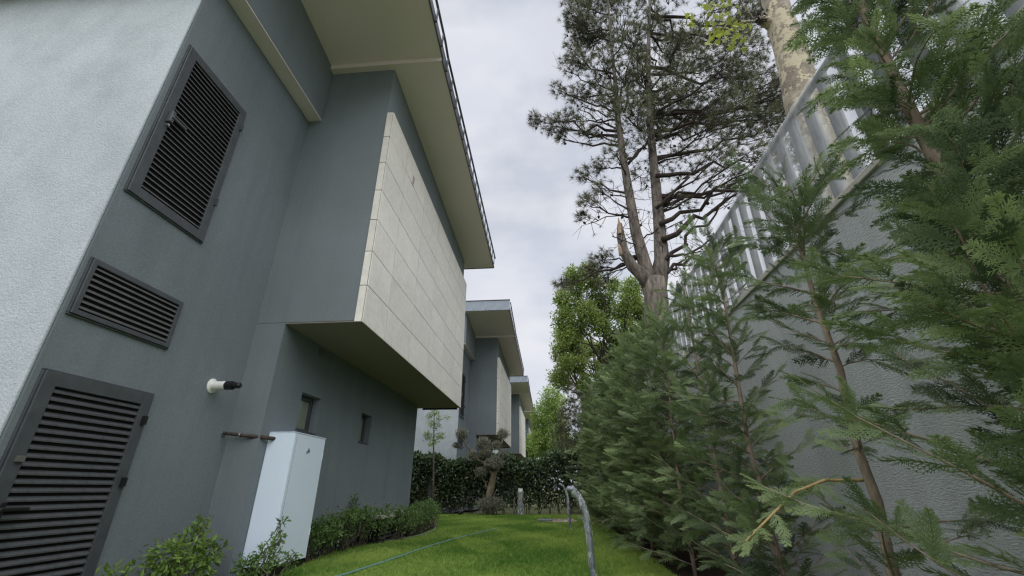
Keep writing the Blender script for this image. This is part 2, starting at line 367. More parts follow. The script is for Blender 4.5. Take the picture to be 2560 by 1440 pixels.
def house():
    h = empty('house')
    # main volume: near facade faces -Y, side wall carries the louvres
    MB().box((-15, Y0, -.25), (XA, YL, 7.9)).build('wall', 'render_grey', h, bevel=.012)
    MB().box((-15.02, Y0-.025, -.25), (XA-.004, Y0-.002, 6.46)).build('front_facade', 'render_facade', h, bevel=.008)
    lw = MB(); HOL = [(5.92, 6.46, 1.60, 2.12), (8.02, 8.50, 1.64, 2.16)]
    wall_holes(lw, XB, YN, YL, -.25, ZB, HOL, .14)
    lw.add([(XA, YN, -.25), (XB, YN, -.25), (XB, YN, ZB), (XA, YN, ZB)], np.array([(0, 1, 2, 3)]))
    lw.add([(XA, YL, -.25), (XA, YL, ZB), (XB, YL, ZB), (XB, YL, -.25)], np.array([(0, 1, 2, 3)]))
    lw.build('ground_floor_wall', 'render_grey', h)
    for (a, b, c, d) in HOL:
        w = MB(); X = XB-.14; fw = .065
        for lo, hi in (((a, c), (a+fw, d)), ((b-fw, c), (b, d)), ((a+fw, c), (b-fw, c+fw)), ((a+fw, d-fw), (b-fw, d))):
            w.box((X-.05, lo[0], lo[1]), (X+.03, hi[0], hi[1]))
        wo = w.build('window', 'anthracite', h, bevel=.006)
        MB().box((X-.02, a+fw, c+fw), (X+.0, b-fw, d-fw)).build('pane', 'glass', wo)
        MB().box((X-.10, a+.01, c+.01), (X-.06, b-.01, d-.01)).build('blind', 'curtain', wo)
        MB().box((X+.031, a+.002, c+.002), (XB+.012, b-.002, c+.018)).build('sill', 'anthracite', wo)
    # projecting upper bay
    MB().box((XA-.1, YN, ZB), (XW, YB, 7.58)).build('bay_wall', 'render_grey', h, bevel=.010)
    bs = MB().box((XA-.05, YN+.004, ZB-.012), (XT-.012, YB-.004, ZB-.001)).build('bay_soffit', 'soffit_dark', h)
    MB().box((XB+.002, YB-.003, ZB-.05), (XT-.10, YB+.03, ZB-.003)).build('drip_trim', 'black_plastic', bs)
    MB().box((XB-.002, 6.14, 2.72), (XB+.012, 6.26, 2.82)).build('vent_grille', 'louvre_blade', h, bevel=.003)
    # stone cladding: backing and single tiles
    cl = MB().box((XW+.001, YN+.016, ZB+.02), (XT-.012, YB-.01, 6.52)).build('cladding', 'joint', h)
    ys = [YN-.004, 6.0, 7.19, 8.38, 9.57, 10.76, YB+.004]; zs = [2.862+i*.5255 for i in range(8)]; j = .005
    cache = {}
    for a, b in zip(ys, ys[1:]):
        for i in range(7):
            k = round(b-a, 3)
            loc = (XT-.012+rng.uniform(-.0012, .0012), a+.008, zs[i]+j)
            if k not in cache:
                o = MB().box((0, 0, 0), (.012, b-a-.016, .5255-2*j)).build('tile', 'stone_tile', cl, bevel=.0015, seg=1); o.location = loc; cache[k] = o
            else: share(cache[k], 'tile', cl, loc)
    for i in range(7):                              # return tiles on the cladding edge
        loc = (XW-.008, YN-.012, zs[i]+j)
        if 'r' not in cache:
            o = MB().box((0, 0, 0), (XT-.014-XW+.008, .012, .5255-2*j)).build('tile', 'stone_tile', cl, bevel=.0015, seg=1); o.location = loc; cache['r'] = o
        else: share(cache['r'], 'tile', cl, loc)
    MB().box((XW+.002, YN+.01, 6.521), (XT, YB, 6.545)).build('top_trim', 'stone_tile', cl)
    v = MB(); v.box((XT+.001, 6.34, 6.02), (XT+.010, 6.48, 6.22))
    vo = v.build('vent_cover', 'soffit', h, bevel=.002)
    for k in range(3): MB().box((XT+.0105, 6.36, 6.05+k*.055), (XT+.013, 6.46, 6.075+k*.055)).build('vent_slot', 'slat_metal', vo)
    # upper band round the corner
    MB().box((XA-.1, YR0+.25, 6.47), (-3.62, YN-.003, 7.9)).build('upper_band', 'render_grey', h, bevel=.008)
    MB().box((-15, YR0+.25, 6.472), (XA-.102, Y0+.02, 7.9)).build('upper_band', 'render_grey', h, bevel=.008)
    MB().box((XA+.002, YR0+.254, 6.452), (-3.624, YN-.004, 6.468)).build('band_soffit', 'soffit', h)
    MB().box((-15, YR0+.254, 6.452), (XA-.002, Y0-.03, 6.468)).build('band_soffit', 'soffit', h)
    # roof: two soffit planes with a small step
    zn = lambda y: 7.93-(y-YR0)*.102; zf = lambda y: 7.56-(y-5.1)*.036
    roof = MB().prism([(YR0, zn(YR0)+.03), (5.12, zn(5.12)+.03), (YR1, zf(YR1)+.035), (YR1, zf(YR1)+.11), (YR0, zn(YR0)+.12)], -15, XR+.02).build('roof', 'roof_sheet', h)
    MB().prism([(YR0+.02, zn(YR0)), (5.08, zn(5.08)), (5.08, zn(5.08)+.028), (YR0+.02, zn(YR0)+.028)], -15, XR).build('soffit', 'soffit', roof)
    MB().prism([(5.081, zf(5.08)), (YR1-.02, zf(YR1)), (YR1-.02, zf(YR1)+.033), (5.30, zf(5.3)+.06), (5.081, zn(5.08)+.029)], -15, XR-.001).build('soffit', 'soffit', roof)
    MB().prism([(YR0-.002, zn(YR0)-.01), (5.085, zn(5.08)-.01), (5.085, zn(5.08)+.07), (YR0-.002, zn(YR0)+.07)], XR+.001, XR+.025).build('edge_trim', 'rail_metal', roof)
    MB().prism([(5.086, zf(5.08)-.008), (YR1+.015, zf(YR1)-.008), (YR1+.015, zf(YR1)+.07), (5.086, zf(5.08)+.07)], XR+.0015, XR+.025).build('edge_trim', 'rail_metal', roof)
    MB().box((-15, YR1-.018, zf(YR1)-.012), (XR+.001, YR1+.014, zf(YR1)+.115)).build('edge_trim', 'rail_metal', roof)
    w = .55; fz = zn(YR0)
    f0 = None
    for i in range(23):
        loc = (XR+.024-(i+1)*w, YR0-.022, fz-.02)
        if f0 is None: f0 = MB().box((.004, 0, 0), (w-.004, .02, .47)).build('fascia_panel', 'zinc', roof, bevel=.003); f0.location = loc
        else: share(f0, 'fascia_panel', roof, loc)
    MB().box((-13, YR0-.05, fz+.452), (XR+.03, YR0+.08, fz+.48)).build('fascia_cap', 'rail_metal', roof)
    # edge rail with upright brackets
    rail = MB()
    P = [(XR+.05, y, (zn(y) if y < 5.1 else zf(y))+.34) for y in (YR0, 3.7, 5.05, 5.3, 7.5, 9.8, YR1)]
    ro = rail.tube(P, .022, 6).build('edge_rail', 'rail_metal', roof, smooth=True)
    b0 = None; y = YR0+.2
    while y < YR1:
        z = (zn(y) if y < 5.1 else zf(y))
        if b0 is None:
            bb = MB().box((-.014, -.018, 0), (.006, .018, .335)).box((-.05, -.018, -.004), (-.014, .018, .014))
            b0 = bb.build('bracket', 'rail_metal', roof, bevel=.002); b0.location = (XR+.052, y, z+.01)
        else: share(b0, 'bracket', roof, (XR+.052, y, z+.01))
        y += .40
    # louvres
    lv = louvre(h, 'louvre_vent', 2.99, 3.95, 3.40, 5.35, .10, 30, 'louvre_blade', 38)
    hd = MB().box((XA+.033, 3.045, 4.30), (XA+.085, 3.085, 4.44)).box((XA+.070, 3.05, 4.35), (XA+.095, 3.24, 4.38)).build('handle', 'anthracite', lv, bevel=.006)
    MB().tube([(XA+.033, 3.065, 4.265), (XA+.07, 3.065, 4.265)], .014, 8).build('lock', 'steel', lv)
    for z in (3.88, 5.03): MB().box((XA+.033, 3.915, z), (XA+.064, 3.94, z+.09)).build('hinge', 'anthracite', lv)
    louvre(h, 'louvre_vent', 2.975, 3.965, 2.175, 2.665, .042, 8, 'louvre_blade', 38)
    dr = louvre(h, 'louvre_door', 2.99, 3.985, -.14, 1.71, .105, 28, 'slat_metal', 47)
    MB().box((XA+.033, 3.03, .60), (XA+.085, 3.07, .80)).box((XA+.072, 3.035, .74), (XA+.10, 3.22, .765)).build('handle', 'black_plastic', dr, bevel=.006)
    MB().tube([(XA+.033, 3.05, .55), (XA+.075, 3.05, .55)], .017, 8).build('lock', 'steel', dr)
    MB().box((XA+.033, 3.035, 1.06), (XA+.056, 3.085, 1.10)).build('latch_plate', 'steel', dr)
    for z in (1.43, .90, .1): MB().box((XA+.033, 3.93, z), (XA+.066, 3.965, z+.075)).build('hinge', 'black_plastic', dr)
    return h
h1 = house()
tag(h1, 'grey rendered house with louvred door, tile-clad bay and projecting roof beside white cabinet', 'house', 'row of matching grey houses')
hl = ['grey rendered house with tile-clad bay rising directly behind the laurel hedge', 'grey house with zinc roof fascia, next in row behind the hedge house', 'distant grey house whose roof corner shows just past the nearer roofs', 'farthest grey house at the end of the row']
PER, DZ = 15.95, .30
for i, lb in enumerate(hl):
    c = copy_tree(h1); c.location = (-.03*(i+1), PER*(i+1), DZ*(i+1)-.02*i*i); c['label'] = lb

# ------------------------------------------------------------------ things on and by the house wall
# white meter cabinet
CY0, CY1, CX0, CX1, CZ0, CZ1 = 5.36, 6.14, XB+.004, -3.11, .10, 1.52
t = empty('meter_cabinet', (-3.28, 5.75, 0))
MB().box((CX0, CY0, CZ0), (CX1-.014, CY1, CZ1-.012)).build('body', 'white_steel', t, bevel=.004)
MB().box((CX1-.013, CY0+.002, CZ0+.004), (CX1, CY1-.002, CZ1-.014)).build('door_panel', 'white_steel', t, bevel=.004)
MB().box((CX0, CY0-.004, CZ1-.011), (CX1+.006, CY1+.004, CZ1)).build('lid', 'white_steel', t, bevel=.003)
MB().box((CX0+.01, CY0+.02, -.02), (CX1-.03, CY1-.02, CZ0-.001)).build('plinth', 'black_plastic', t)
for dz in (.25, 1.15): MB().tube([(CX1-.004, CY1-.012, CZ0+dz), (CX1-.004, CY1-.012, CZ0+dz+.08)], .009, 8).build('hinge', 'white_steel', t)
MB().box((CX1+.0005, CY0+.05, CZ0+.03), (CX1+.0015, CY0+.053, CZ1-.05)).build('door_seam', 'grey_pipe', t)
lk = MB()
for dy, dz in ((0, 0), (.045, .012), (.022, .035)): lk.tube([(CX1, 5.70+dy, 1.31+dz), (CX1+.012, 5.70+dy, 1.31+dz)], .014, 8)
lk.build('lock', 'steel', t)
fix_parent(t); tag(t, 'tall white steel meter cabinet standing against grey wall below small window', 'cabinet')
# pipe into the cabinet
t = empty('wall_pipe', (-3.6, 5.15, 1.46))
MB().tube([(-3.86, 5.10, 1.475), (-3.75, 5.10, 1.47), (-3.6, 5.14, 1.455), (-3.45, 5.22, 1.445), (-3.40, 5.30, 1.44), (-3.37, 5.37, 1.44)], [.016, .019, .021, .022, .023, .023], 9, jitter=.06).build('pipe', 'rust_pipe', t, smooth=True)
MB().tube([(-3.852, 5.10, 1.475), (-3.838, 5.10, 1.475)], .034, 12).build('wall_flange', 'steel', t)
MB().tube([(-3.66, 5.125, 1.462), (-3.645, 5.128, 1.46)], .030, 12).build('clamp', 'steel', t)
fix_parent(t); tag(t, 'dark rusty wrapped pipe running from wall corner into white cabinet', 'pipe')
# boiler flue
fy, fz = 4.72, 1.955
t = empty('boiler_flue', (XA, fy, fz))
MB().tube([(XA-.005, fy, fz), (XA+.006, fy, fz), (XA+.016, fy, fz)], [.082, .082, .060], 24).build('wall_collar', 'white_plastic', t, smooth=False)
MB().tube([(XA+.01, fy, fz), (XA+.17, fy-.0, fz)], .050, 24).build('pipe', 'white_plastic', t, smooth=False)
MB().tube([(XA+.165, fy, fz), (XA+.26, fy, fz)], .046, 20).build('black_sleeve', 'black_plastic', t)
MB().tube([(XA+.25, fy, fz), (XA+.33, fy, fz), (XA+.345, fy, fz+.004)], [.034, .034, .026], 16).build('outlet', 'black_plastic', t)
for k in range(6):
    a = k*math.pi/3
    MB().box((XA+.17, fy+math.cos(a)*.046-.004, fz+math.sin(a)*.046-.004), (XA+.255, fy+math.cos(a)*.046+.004, fz+math.sin(a)*.046+.004)).build('fin', 'black_plastic', t)
fix_parent(t); tag(t, 'white boiler flue pipe with black outlet sticking out of grey wall', 'flue pipe')
# low concrete-topped vent box by the wall
t = empty('vent_box', (-3.22, 9.5, 0))
MB().box((XB+.004, 8.45, .40), (-2.98, 10.55, .46)).build('concrete_lid', 'concrete', t, bevel=.008)
MB().box((XB+.006, 8.52, -.02), (-3.06, 10.48, .399)).build('body', 'dark_void', t)
for k in range(6): MB().box((-3.058, 8.5, .03+k*.062), (-3.03, 10.5, .055+k*.062)).build('slat', 'anthracite', t)
fix_parent(t); tag(t, 'low box with pale concrete lid against grey wall behind low shrubs', 'vent box')

# ------------------------------------------------------------------ right boundary wall and fence
XWALL, ZW = 2.4, 3.03
t = empty('boundary_wall', (2.5, 10, 0))
MB().box((XWALL, -8, -.2), (XWALL+.25, 42, ZW-.06)).build('wall', 'render_wall', t)
MB().box((XWALL-.03, -8, ZW-.058), (XWALL+.28, 42, ZW)).build('coping', 'concrete', t, bevel=.008)
fix_parent(t); tag(t, 'tall rough grey rendered boundary wall behind the young cypress trees', 'wall')
fe = empty('screen_fence', (XWALL+.12, 8, ZW))
fx = XWALL+.11
b0 = None; y = .35; k = 0
while y < 22:
    if b0 is None:
        b0 = MB().box((-.012, -.068, 0), (.012, .068, 1.20)).build('bar', 'fence_steel', fe, bevel=.003); b0.location = (fx, y, ZW+.02)
    else: share(b0, 'bar', fe, (fx, y, ZW+.02))
    y += .265; k += 1
MB().box((fx-.03, -.2, ZW+1.205), (fx+.03, 22, ZW+1.240)).build('top_rail', 'fence_steel', fe, bevel=.003)
MB().box((fx-.04, -.2, ZW+.001), (fx+.04, 22, ZW+.019)).build('bottom_rail', 'fence_steel', fe)
def film(y0, y1, zlow=.03, sag=0):
    ny, nzv = int((y1-y0)/.06)+2, 18
    Y, Z = np.meshgrid(np.linspace(y0, y1, ny), np.linspace(0, 1, nzv), indexing='ij')
    top = 1.255-sag*np.clip(np.sin((Y-y0)*2.1)+.3*np.sin(Y*5.3), 0, 1)
    zz = ZW+zlow+Z*(top-zlow)
    xx = fx-.045-.006*np.sin(Y*9+Z*3)-.008*np.sin(Y*23-Z*7)*Z+rng.normal(0, .0018, Y.shape)
    V = np.stack([xx, Y, zz], -1).reshape(-1, 3)
    i = np.arange(ny-1)[:, None]*nzv; j = np.arange(nzv-1)[None]
    F = np.stack([i+j, i+nzv+j, i+nzv+j+1, i+j+1], -1).reshape(-1, 4)
    MB().add(V, F).build('plastic_film', 'fence_film', fe, smooth=True)
film(.2, 2.02); film(2.70, 6.3); film(6.38, 9.2, sag=.06); film(9.3, 12.4, sag=.30); film(12.5, 16, sag=.1)
fix_parent(fe); tag(fe, 'grey barred screen fence wrapped in milky plastic film on top of the wall', 'fence')

# ------------------------------------------------------------------ foliage templates
def tri(V, F, T, a, b, w, nrm, t0, t1):
    d = unit(b-a); s = unit(np.cross(nrm, d))*w*.5; k = len(V)
    V += [a-s, a+s, b]; F.append((k, k+1, k+2)); T += [t0, t0, t1]
def spray(seed, n=11, ter=4, w=.026):
    r = np.random.default_rng(seed); V, F, T = [], [], []; Z = A(0, 0, 1)
    ax = lambda t: A(t, .05*math.sin(t*2.4), -.16*t*t)
    for i in range(6): tri(V, F, T, ax(i/6), ax((i+1.25)/6), w*1.1, Z, .0, .2)
    for i in range(n):
        t = .06+.92*i/n
        for sgn in (-1, 1):
            tt = t+r.uniform(-.02, .02); ln = (.42*(1-tt)**.75*(.55+.45*min(1, tt/.25))+.05)*r.uniform(.75, 1.15)
            an = R(r.uniform(26, 46))*sgn; d = A(math.cos(an), math.sin(an), -.15+r.uniform(-.28, .22)); p0 = ax(tt)
            p1 = p0+d*ln; tri(V, F, T, p0, p1, w, Z, .25*tt, .35+.65*tt)
            for k in range(ter):
                u = .12+.80*k/ter
                for s2 in (-1, 1):
                    l2 = (.36*ln*(1-u)+.035)*r.uniform(.7, 1.2); a2 = an+R(r.uniform(30, 48))*s2
                    q = p0+d*ln*u; tri(V, F, T, q, q+A(math.cos(a2), math.sin(a2), -.1+r.uniform(-.15, .15))*l2, w*.85, Z, .2, .4+.6*tt)
    return np.array(V), np.array(F), np.array(T)
SPR = [spray(1), spray(2), spray(3), spray(4)]
SPR_L = [spray(11, 8, 2, .040), spray(12, 8, 2, .040)]
def leaf_t(w=.42, fold=.12, curl=.1):
    V = np.array([(0, 0, 0), (.35, -w*.5, fold), (.35, w*.5, fold), (.35, 0, 0), (.75, -w*.32, fold*.6-curl*.5), (.75, w*.32, fold*.6-curl*.5), (.75, 0, -curl*.5), (1, 0, -curl)])
    F = np.array([(0, 1, 3), (0, 3, 2), (1, 4, 3), (3, 4, 6), (3, 6, 2), (2, 6, 5), (4, 7, 6), (6, 7, 5)])
    return V, F, np.array([0, .3, .3, .2, .7, .7, .5, 1.])
LEAF = leaf_t(); LEAFQ = (np.array([(0, 0, 0), (.45, -.22, .07), (1, 0, -.05), (.45, .22, .07)]), np.array([(0, 1, 2), (0, 2, 3)]), np.array([0, .5, 1, .5]))
SLIM = (np.array([(0, 0, 0), (.5, -.11, .02), (1, 0, 0), (.5, .11, .02)]), np.array([(0, 1, 2), (0, 2, 3)]), np.array([0, .5, 1, .5]))
def palm_leaf():
    r = [(0, 0), (.12, -.30), (.05, -.55), (.40, -.42), (.42, -.28), (.72, -.40), (.68, -.16), (1, 0), (.68, .16), (.72, .40), (.42, .28), (.40, .42), (.05, .55), (.12, .30)]
    V = np.array([(.30, 0, 0)]+[(a, b, -.12*abs(b)-.05*a*a) for a, b in r]); n = len(r)
    return V, np.array([(0, i+1, (i+1) % n+1) for i in range(n)]), np.array([.3]+[.6]*n)
PALM = palm_leaf()
def tuft(seed, n=30):
    r = np.random.default_rng(seed); V, F, T = [], [], []
    for i in range(n):
        th = r.uniform(0, 2*np.pi); c = r.uniform(-.15, 1.0); s = math.sqrt(max(0, 1-c*c)); d = A(c, s*math.cos(th), s*math.sin(th))
        d = unit(d*A(1, .85, .85)); ln = r.uniform(.7, 1.05); b = A(r.uniform(-.25, .12), 0, 0)
        tri(V, F, T, b, b+d*ln, .046, unit(r.normal(size=3)), .1, 1.)
    return np.array(V), np.array(F), np.array(T)
TUFT = [tuft(i) for i in range(5)]
def rdir(n, up=0.):
    v = rng.normal(size=(n, 3)); v[:, 2] += up; return unit(v)

# ------------------------------------------------------------------ cypress trees
def cypress_mesh(seed, h, nb, tmpl, rb=.030, Lb=(.62, .22), nspr=8, ssz=(.15, .30), z0=.12, tiers=0, extra=(), gap=None, tintlo=.0, tinthi=.6, towards=None, mask=None):
    """returns trunk MB, crown MB; base at the origin"""
    global rng
    rng = np.random.default_rng(seed); tr, cr = MB(), MB(); tw = MB()
    zz = np.linspace(0, h, 14); wx = np.cumsum(rng.normal(0, .012, 14)); wy = np.cumsum(rng.normal(0, .012, 14)); wx -= wx[0]; wy -= wy[0]
    P = np.stack([wx, wy, zz], 1); rad = rb*(1-zz/h)**.8+.005
    tr.tube(P, rad, 9, jitter=.08)
    O, X, N, S, C = [], [], [], [], []
    az = rng.uniform(0, 6.28)
    branches = []
    for i in range(nb):
        u = z0+(1-z0-.03)*(i+rng.uniform(0, .8))/nb; z = u*h
        if gap is not None and gap(z) < rng.uniform(): continue
        az += 2.399+rng.normal(0, .35); L = (Lb[0]+(Lb[1]-Lb[0])*u)*rng.uniform(.65, 1.2); el = R(rng.uniform(8, 40)+18*u)
        if mask is not None: L *= mask(z, az)
        p0 = A(np.interp(z, zz, wx), np.interp(z, zz, wy), z); d = A(math.cos(az)*math.cos(el), math.sin(az)*math.cos(el), math.sin(el))
        s = np.linspace(0, 1, 7); bend = rng.uniform(-.35, .15)
        pts = p0+np.outer(s*L, d)+np.outer(s*s*L*bend, A(0, 0, 1))+np.cumsum(rng.normal(0, .012, (7, 3)), 0)*s[:, None]
        branches.append((pts, L, rng.uniform(tintlo, tinthi)))
    for pts in extra: branches.append((np.asarray(pts, float), np.linalg.norm(np.diff(pts, axis=0), axis=1).sum(), .75))
    yw = MB() if len(extra) else None; nbr = len(branches)-len(extra)
    for ib, (pts, L, tint) in enumerate(branches):
        (tw if ib < nbr else yw).tube(pts, np.linspace((.007 if L > .35 else .0045) if ib < nbr else .009, .0015 if ib < nbr else .004, len(pts)), 6, cap=False)
        seg = unit(np.gradient(pts, axis=0)); ns = max(3, int(nspr*L/.6+rng.uniform(0, 1.5)))
        for k in range(ns):
            q = .04+.96*(k+.5)/ns; f = q*(len(pts)-1); i0 = min(int(f), len(pts)-2); fr = f-i0
            p = pts[i0]*(1-fr)+pts[i0+1]*fr; d = unit(seg[i0]*(1-fr)+seg[i0+1]*fr)
            up = unit(A(0, 0, 1)-d*d[2]+rng.normal(0, .35, 3)); sd = unit(np.cross(up, d)); sgn = 1 if k % 2 else -1
            a = R(rng.uniform(25, 60))
            O.append(p); X.append(d*math.cos(a)+sd*sgn*math.sin(a)+A(0, 0, rng.uniform(-.12, .22))); N.append(up+rng.normal(0, .25, 3)); S.append(rng.uniform(*ssz)*(1.15-.45*q)); C.append(tint+rng.uniform(-.25, .35))
        O.append(pts[-2]); X.append(seg[-1]); N.append(unit(A(0, 0, 1)+rng.normal(0, .3, 3))); S.append(rng.uniform(*ssz)); C.append(tint+.12)
    for k in range(5):                                # leader
        O.append(P[-1-k % 2]); X.append(A(rng.normal(0, .35), rng.normal(0, .35), 1)); N.append(rdir(1)[0]); S.append(.22); C.append(.3)
    O, X, N, S = map(np.array, (O, X, N, S)); C = np.clip(np.array(C), 0, 1); C = np.stack([C, C*0, C*0], 1)
    pick = rng.integers(0, len(tmpl), len(O))
    for i, tm in enumerate(tmpl):
        m_ = pick == i
        if m_.any(): scatter(cr, tm, O[m_], X[m_], N[m_], S[m_], C[m_])
    return tr, cr, tw, yw
def cypress(x, y, label, group, args, mesh=None, rot=0, sc=1):
    t = empty('cypress_tree', (x, y, -.01)); t.rotation_euler = (0, 0, rot); t.scale = (sc, sc, sc)
    if mesh is None:
        tr, cr, tw, yw = cypress_mesh(*args[0], **args[1])
        if yw: tag(yw.build('branch', 'bark_yellow', t, smooth=True), 'drooping yellow-barked branch')
        mesh = (tr.build('trunk', 'bark_cypress', t, smooth=True), cr.build('crown', 'leaf_cypress', t), tw.build('branches', 'bark_cypress', t, smooth=True))
    else:
        for o in mesh: share(o, o.name.split('.')[0], t)
    tag(t, label, 'tree', group); return mesh
GC = 'young cypress trees planted along the wall'
XC = 1.55
yb = [A(0, 0, .93), at_y(2060, 1195, 2.42), at_y(1985, 1225, 2.36), at_y(1900, 1310, 2.30), at_y(1862, 1348, 2.27)]
yb = [yb[0]]+[p-A(XC, 2.5, 0) for p in yb[1:]]
cypress(XC, 1.42, 'largest bushiest cypress, its thick forked trunk reaching above the fence', GC, ((21, 4.1, 120, SPR), dict(rb=.036, Lb=(.92, .24), nspr=15, ssz=(.14, .25), z0=.08, tintlo=.05, tinthi=.8, mask=lambda z, az: .42 if (z > 1.7 and math.cos(az-2.31) > -.1) else (.8 if z > 1.7 else 1.0))))
cypress(XC, 2.5, 'sparse cypress with bare stem and one drooping yellow-barked branch', GC, ((22, 2.72, 60, SPR), dict(rb=.024, Lb=(.56, .28), nspr=13, ssz=(.13, .23), z0=.16, gap=lambda z: .28 if .9 < z < 1.45 else (.45 if z < .9 else 1), extra=[yb], tintlo=.05, tinthi=.6)))
cypress(XC, 3.72, 'slim cypress between the yellow-branched one and the half-bare one', GC, ((23, 3.05, 74, SPR), dict(rb=.019, Lb=(.60, .26), nspr=13, ssz=(.13, .24), z0=.04, gap=lambda z: .55 if 1.5 < z < 2.2 else 1, tintlo=.1, tinthi=.7)))
MA = cypress(XC+.05, 4.75, 'half-bare cypress between the slim one and the dense run', GC, ((24, 3.0, 66, SPR), dict(rb=.018, Lb=(.70, .22), nspr=11, ssz=(.14, .26), z0=.04, gap=lambda z: .6 if z > 1.8 else 1, tintlo=.15, tinthi=.75)))
MBm = cypress(XC-.05, 5.75, 'bushy cypress next to the half-bare one, first of the dense run', GC, ((25, 3.1, 72, SPR_L), dict(rb=.019, Lb=(.80, .22), nspr=10, ssz=(.18, .32), z0=.04, tintlo=.25, tinthi=.85)))
MC = cypress(XC-.05, 6.8, 'densely leaved cypress in the far run of the row toward the hedge', GC, ((26, 3.2, 84, SPR_L), dict(rb=.019, Lb=(.92, .25), nspr=13, ssz=(.18, .32), z0=.03, tintlo=.25, tinthi=.85)))
MD = cypress(XC-.1, 7.8, 'densely leaved cypress in the far run of the row toward the hedge', GC, ((27, 3.35, 84, SPR_L), dict(rb=.019, Lb=(.95, .25), nspr=13, ssz=(.18, .32), z0=.03, tintlo=.25, tinthi=.85)))
rng = np.random.default_rng(5)
yy = 8.75
while yy < 19:
    cypress(XC-.12+rng.uniform(-.1, .1), yy, 'densely leaved cypress in the far run of the row toward the hedge', GC, None, mesh=[MC, MD, MBm][int(rng.integers(0, 3))], rot=rng.uniform(0, 6.28), sc=rng.uniform(1.0, 1.22)); yy += rng.uniform(.85, 1.1)

# ------------------------------------------------------------------ broadleaf builders
def leaf_blobs(mb, blobs, n, size, tmpl, shell=.55, up=.3, lo=0., hi=1., squash=1.):
    """leaves filling ellipsoid blobs (centre, radius[, n-weight])"""
    w = np.array([b[1]**2 for b in blobs]); w = w/w.sum()
    for (c, r_), q in zip(blobs, w):
        k = max(6, int(n*q)); d = rdir(k); rr = r_*(shell+(1-shell)*rng.uniform(0, 1, k))**.8*rng.uniform(.55, 1.12, k)
        O = np.asarray(c)+d*rr[:, None]*A(1, 1, squash)
        X = unit(d+rng.normal(0, .75, (k, 3))+A(0, 0, -.15)); N = unit(d*.6+rng.normal(0, .55, (k, 3))+A(0, 0, up+.3))
        base = rng.uniform(lo, hi); C = np.clip(base*.5+rng.uniform(lo, hi, k)*.6, 0, 1); C = np.stack([C, C*0, C*0], 1)
        scatter(mb, tmpl, O, X, N, rng.uniform(size*.65, size*1.25, k), C)
def limb(mb, a, b, r0, r1, wig=.06, k=7, n=7):
    s = np.linspace(0, 1, n); a, b = np.asarray(a, float), np.asarray(b, float); L = np.linalg.norm(b-a)
    P = a+np.outer(s, b-a)+rng.normal(0, wig*L, (n, 3))*np.sin(np.pi*s)[:, None]
    mb.tube(P, np.linspace(r0, r1, n), k, jitter=.05); return P

def shrub(loc, blobs, label, n, size, mat='leaf_shrub', group=None, tall=None, tmpl=None):
    t = empty('shrub', loc); st, lf = MB(), MB()
    for c, r_ in blobs:
        for k in range(3): limb(st, (rng.normal(0, .04), rng.normal(0, .04), -.02), np.asarray(c)+rng.normal(0, r_*.4, 3), .009, .003, .10, 5, 6)
    leaf_blobs(lf, blobs, n, size, tmpl or LEAFQ, shell=.35)
    st.build('stems', 'bark_grey', t, smooth=True); lf.build('leaves', mat, t); tag(t, label, 'shrub', group); return t
rng = np.random.default_rng(41)
shrub((-3.45, 4.35, 0), [((-.05, .25, .38), .20), ((.0, -.05, .30), .22), ((-.08, -.45, .18), .18), ((.02, .45, .30), .16), ((-.05, .34, .56), .085), ((.05, .15, .16), .25), ((-.1, -.7, .12), .10)], 'bright green leafy shrub between the louvred door and white cabinet', 1500, .065, 'leaf_shrub_light')
shrub((-2.98, 5.02, 0), [((.0, .02, .22), .17), ((.02, .13, .40), .09), ((.03, .15, .54), .055), ((-.12, -.10, .16), .14), ((.13, .25, .20), .10)], 'spindly dark green shrub with upright shoot in front of white cabinet', 650, .055, 'leaf_shrub')
spots = [(-3.28, 6.55, .30, .24), (-3.3, 7.05, .32, .27), (-3.28, 7.55, .36, .26), (-3.22, 8.1, .36, .28), (-3.1, 8.65, .38, .30), (-2.96, 9.15, .36, .28), (-2.9, 9.7, .33, .28), (-2.9, 10.25, .34, .28), (-2.92, 10.8, .38, .30), (-2.98, 11.4, .40, .30), (-3.05, 12.0, .38, .28), (-3.3, 12.7, .40, .30)]
for x, y, zc, r_ in spots:
    bl = [((0, 0, zc), r_)]+[((rng.normal(0, .12), rng.normal(0, .16), zc+rng.uniform(-.12, .16)), r_*rng.uniform(.35, .65)) for _ in range(5)]
    shrub((x, y, 0), bl, 'low leafy shrub in the planting bed along the grey wall', 900, .055, 'leaf_shrub', 'low shrubs in the wall bed')
shrub((-3.36, 8.0, 0), [((0, 0, .62), .09), ((.0, .02, .75), .06), ((.0, 0, .45), .12)], 'tall thin shoot rising from the low shrubs beside concrete lid', 260, .05)

# laurel hedge
rng = np.random.default_rng(77)
hg = empty('laurel_hedge', (-2, 18.65, 0)); lf, st = MB(), MB()
n = 36000
x = rng.uniform(-7.5, 2.0, n); top = 2.02+.14*np.sin(x*2.1)+.07*np.sin(x*6.7+1)+np.where(x > -.4, .15, 0); z = top*np.sqrt(rng.uniform(.012, 1.03, n)); yy = 18.58+rng.uniform(-1, 1, n)**3*.48+(x+4)*.03
keep = ~((np.abs(x+4.72+.05*z) < .16) & (rng.uniform(size=n) < .9) & (z < 1.5)) & ~((z < .28) & (rng.uniform(size=n) < .30))
x, yy, z = x[keep], yy[keep], z[keep]; n = len(x)
O = np.stack([x, yy, z], 1); X = unit(np.stack([rng.normal(0, .8, n), rng.normal(-.35, .7, n), rng.normal(.15, .8, n)], 1)); N = unit(np.stack([rng.normal(0, .5, n), rng.normal(-.6, .4, n), rng.normal(.7, .4, n)], 1))
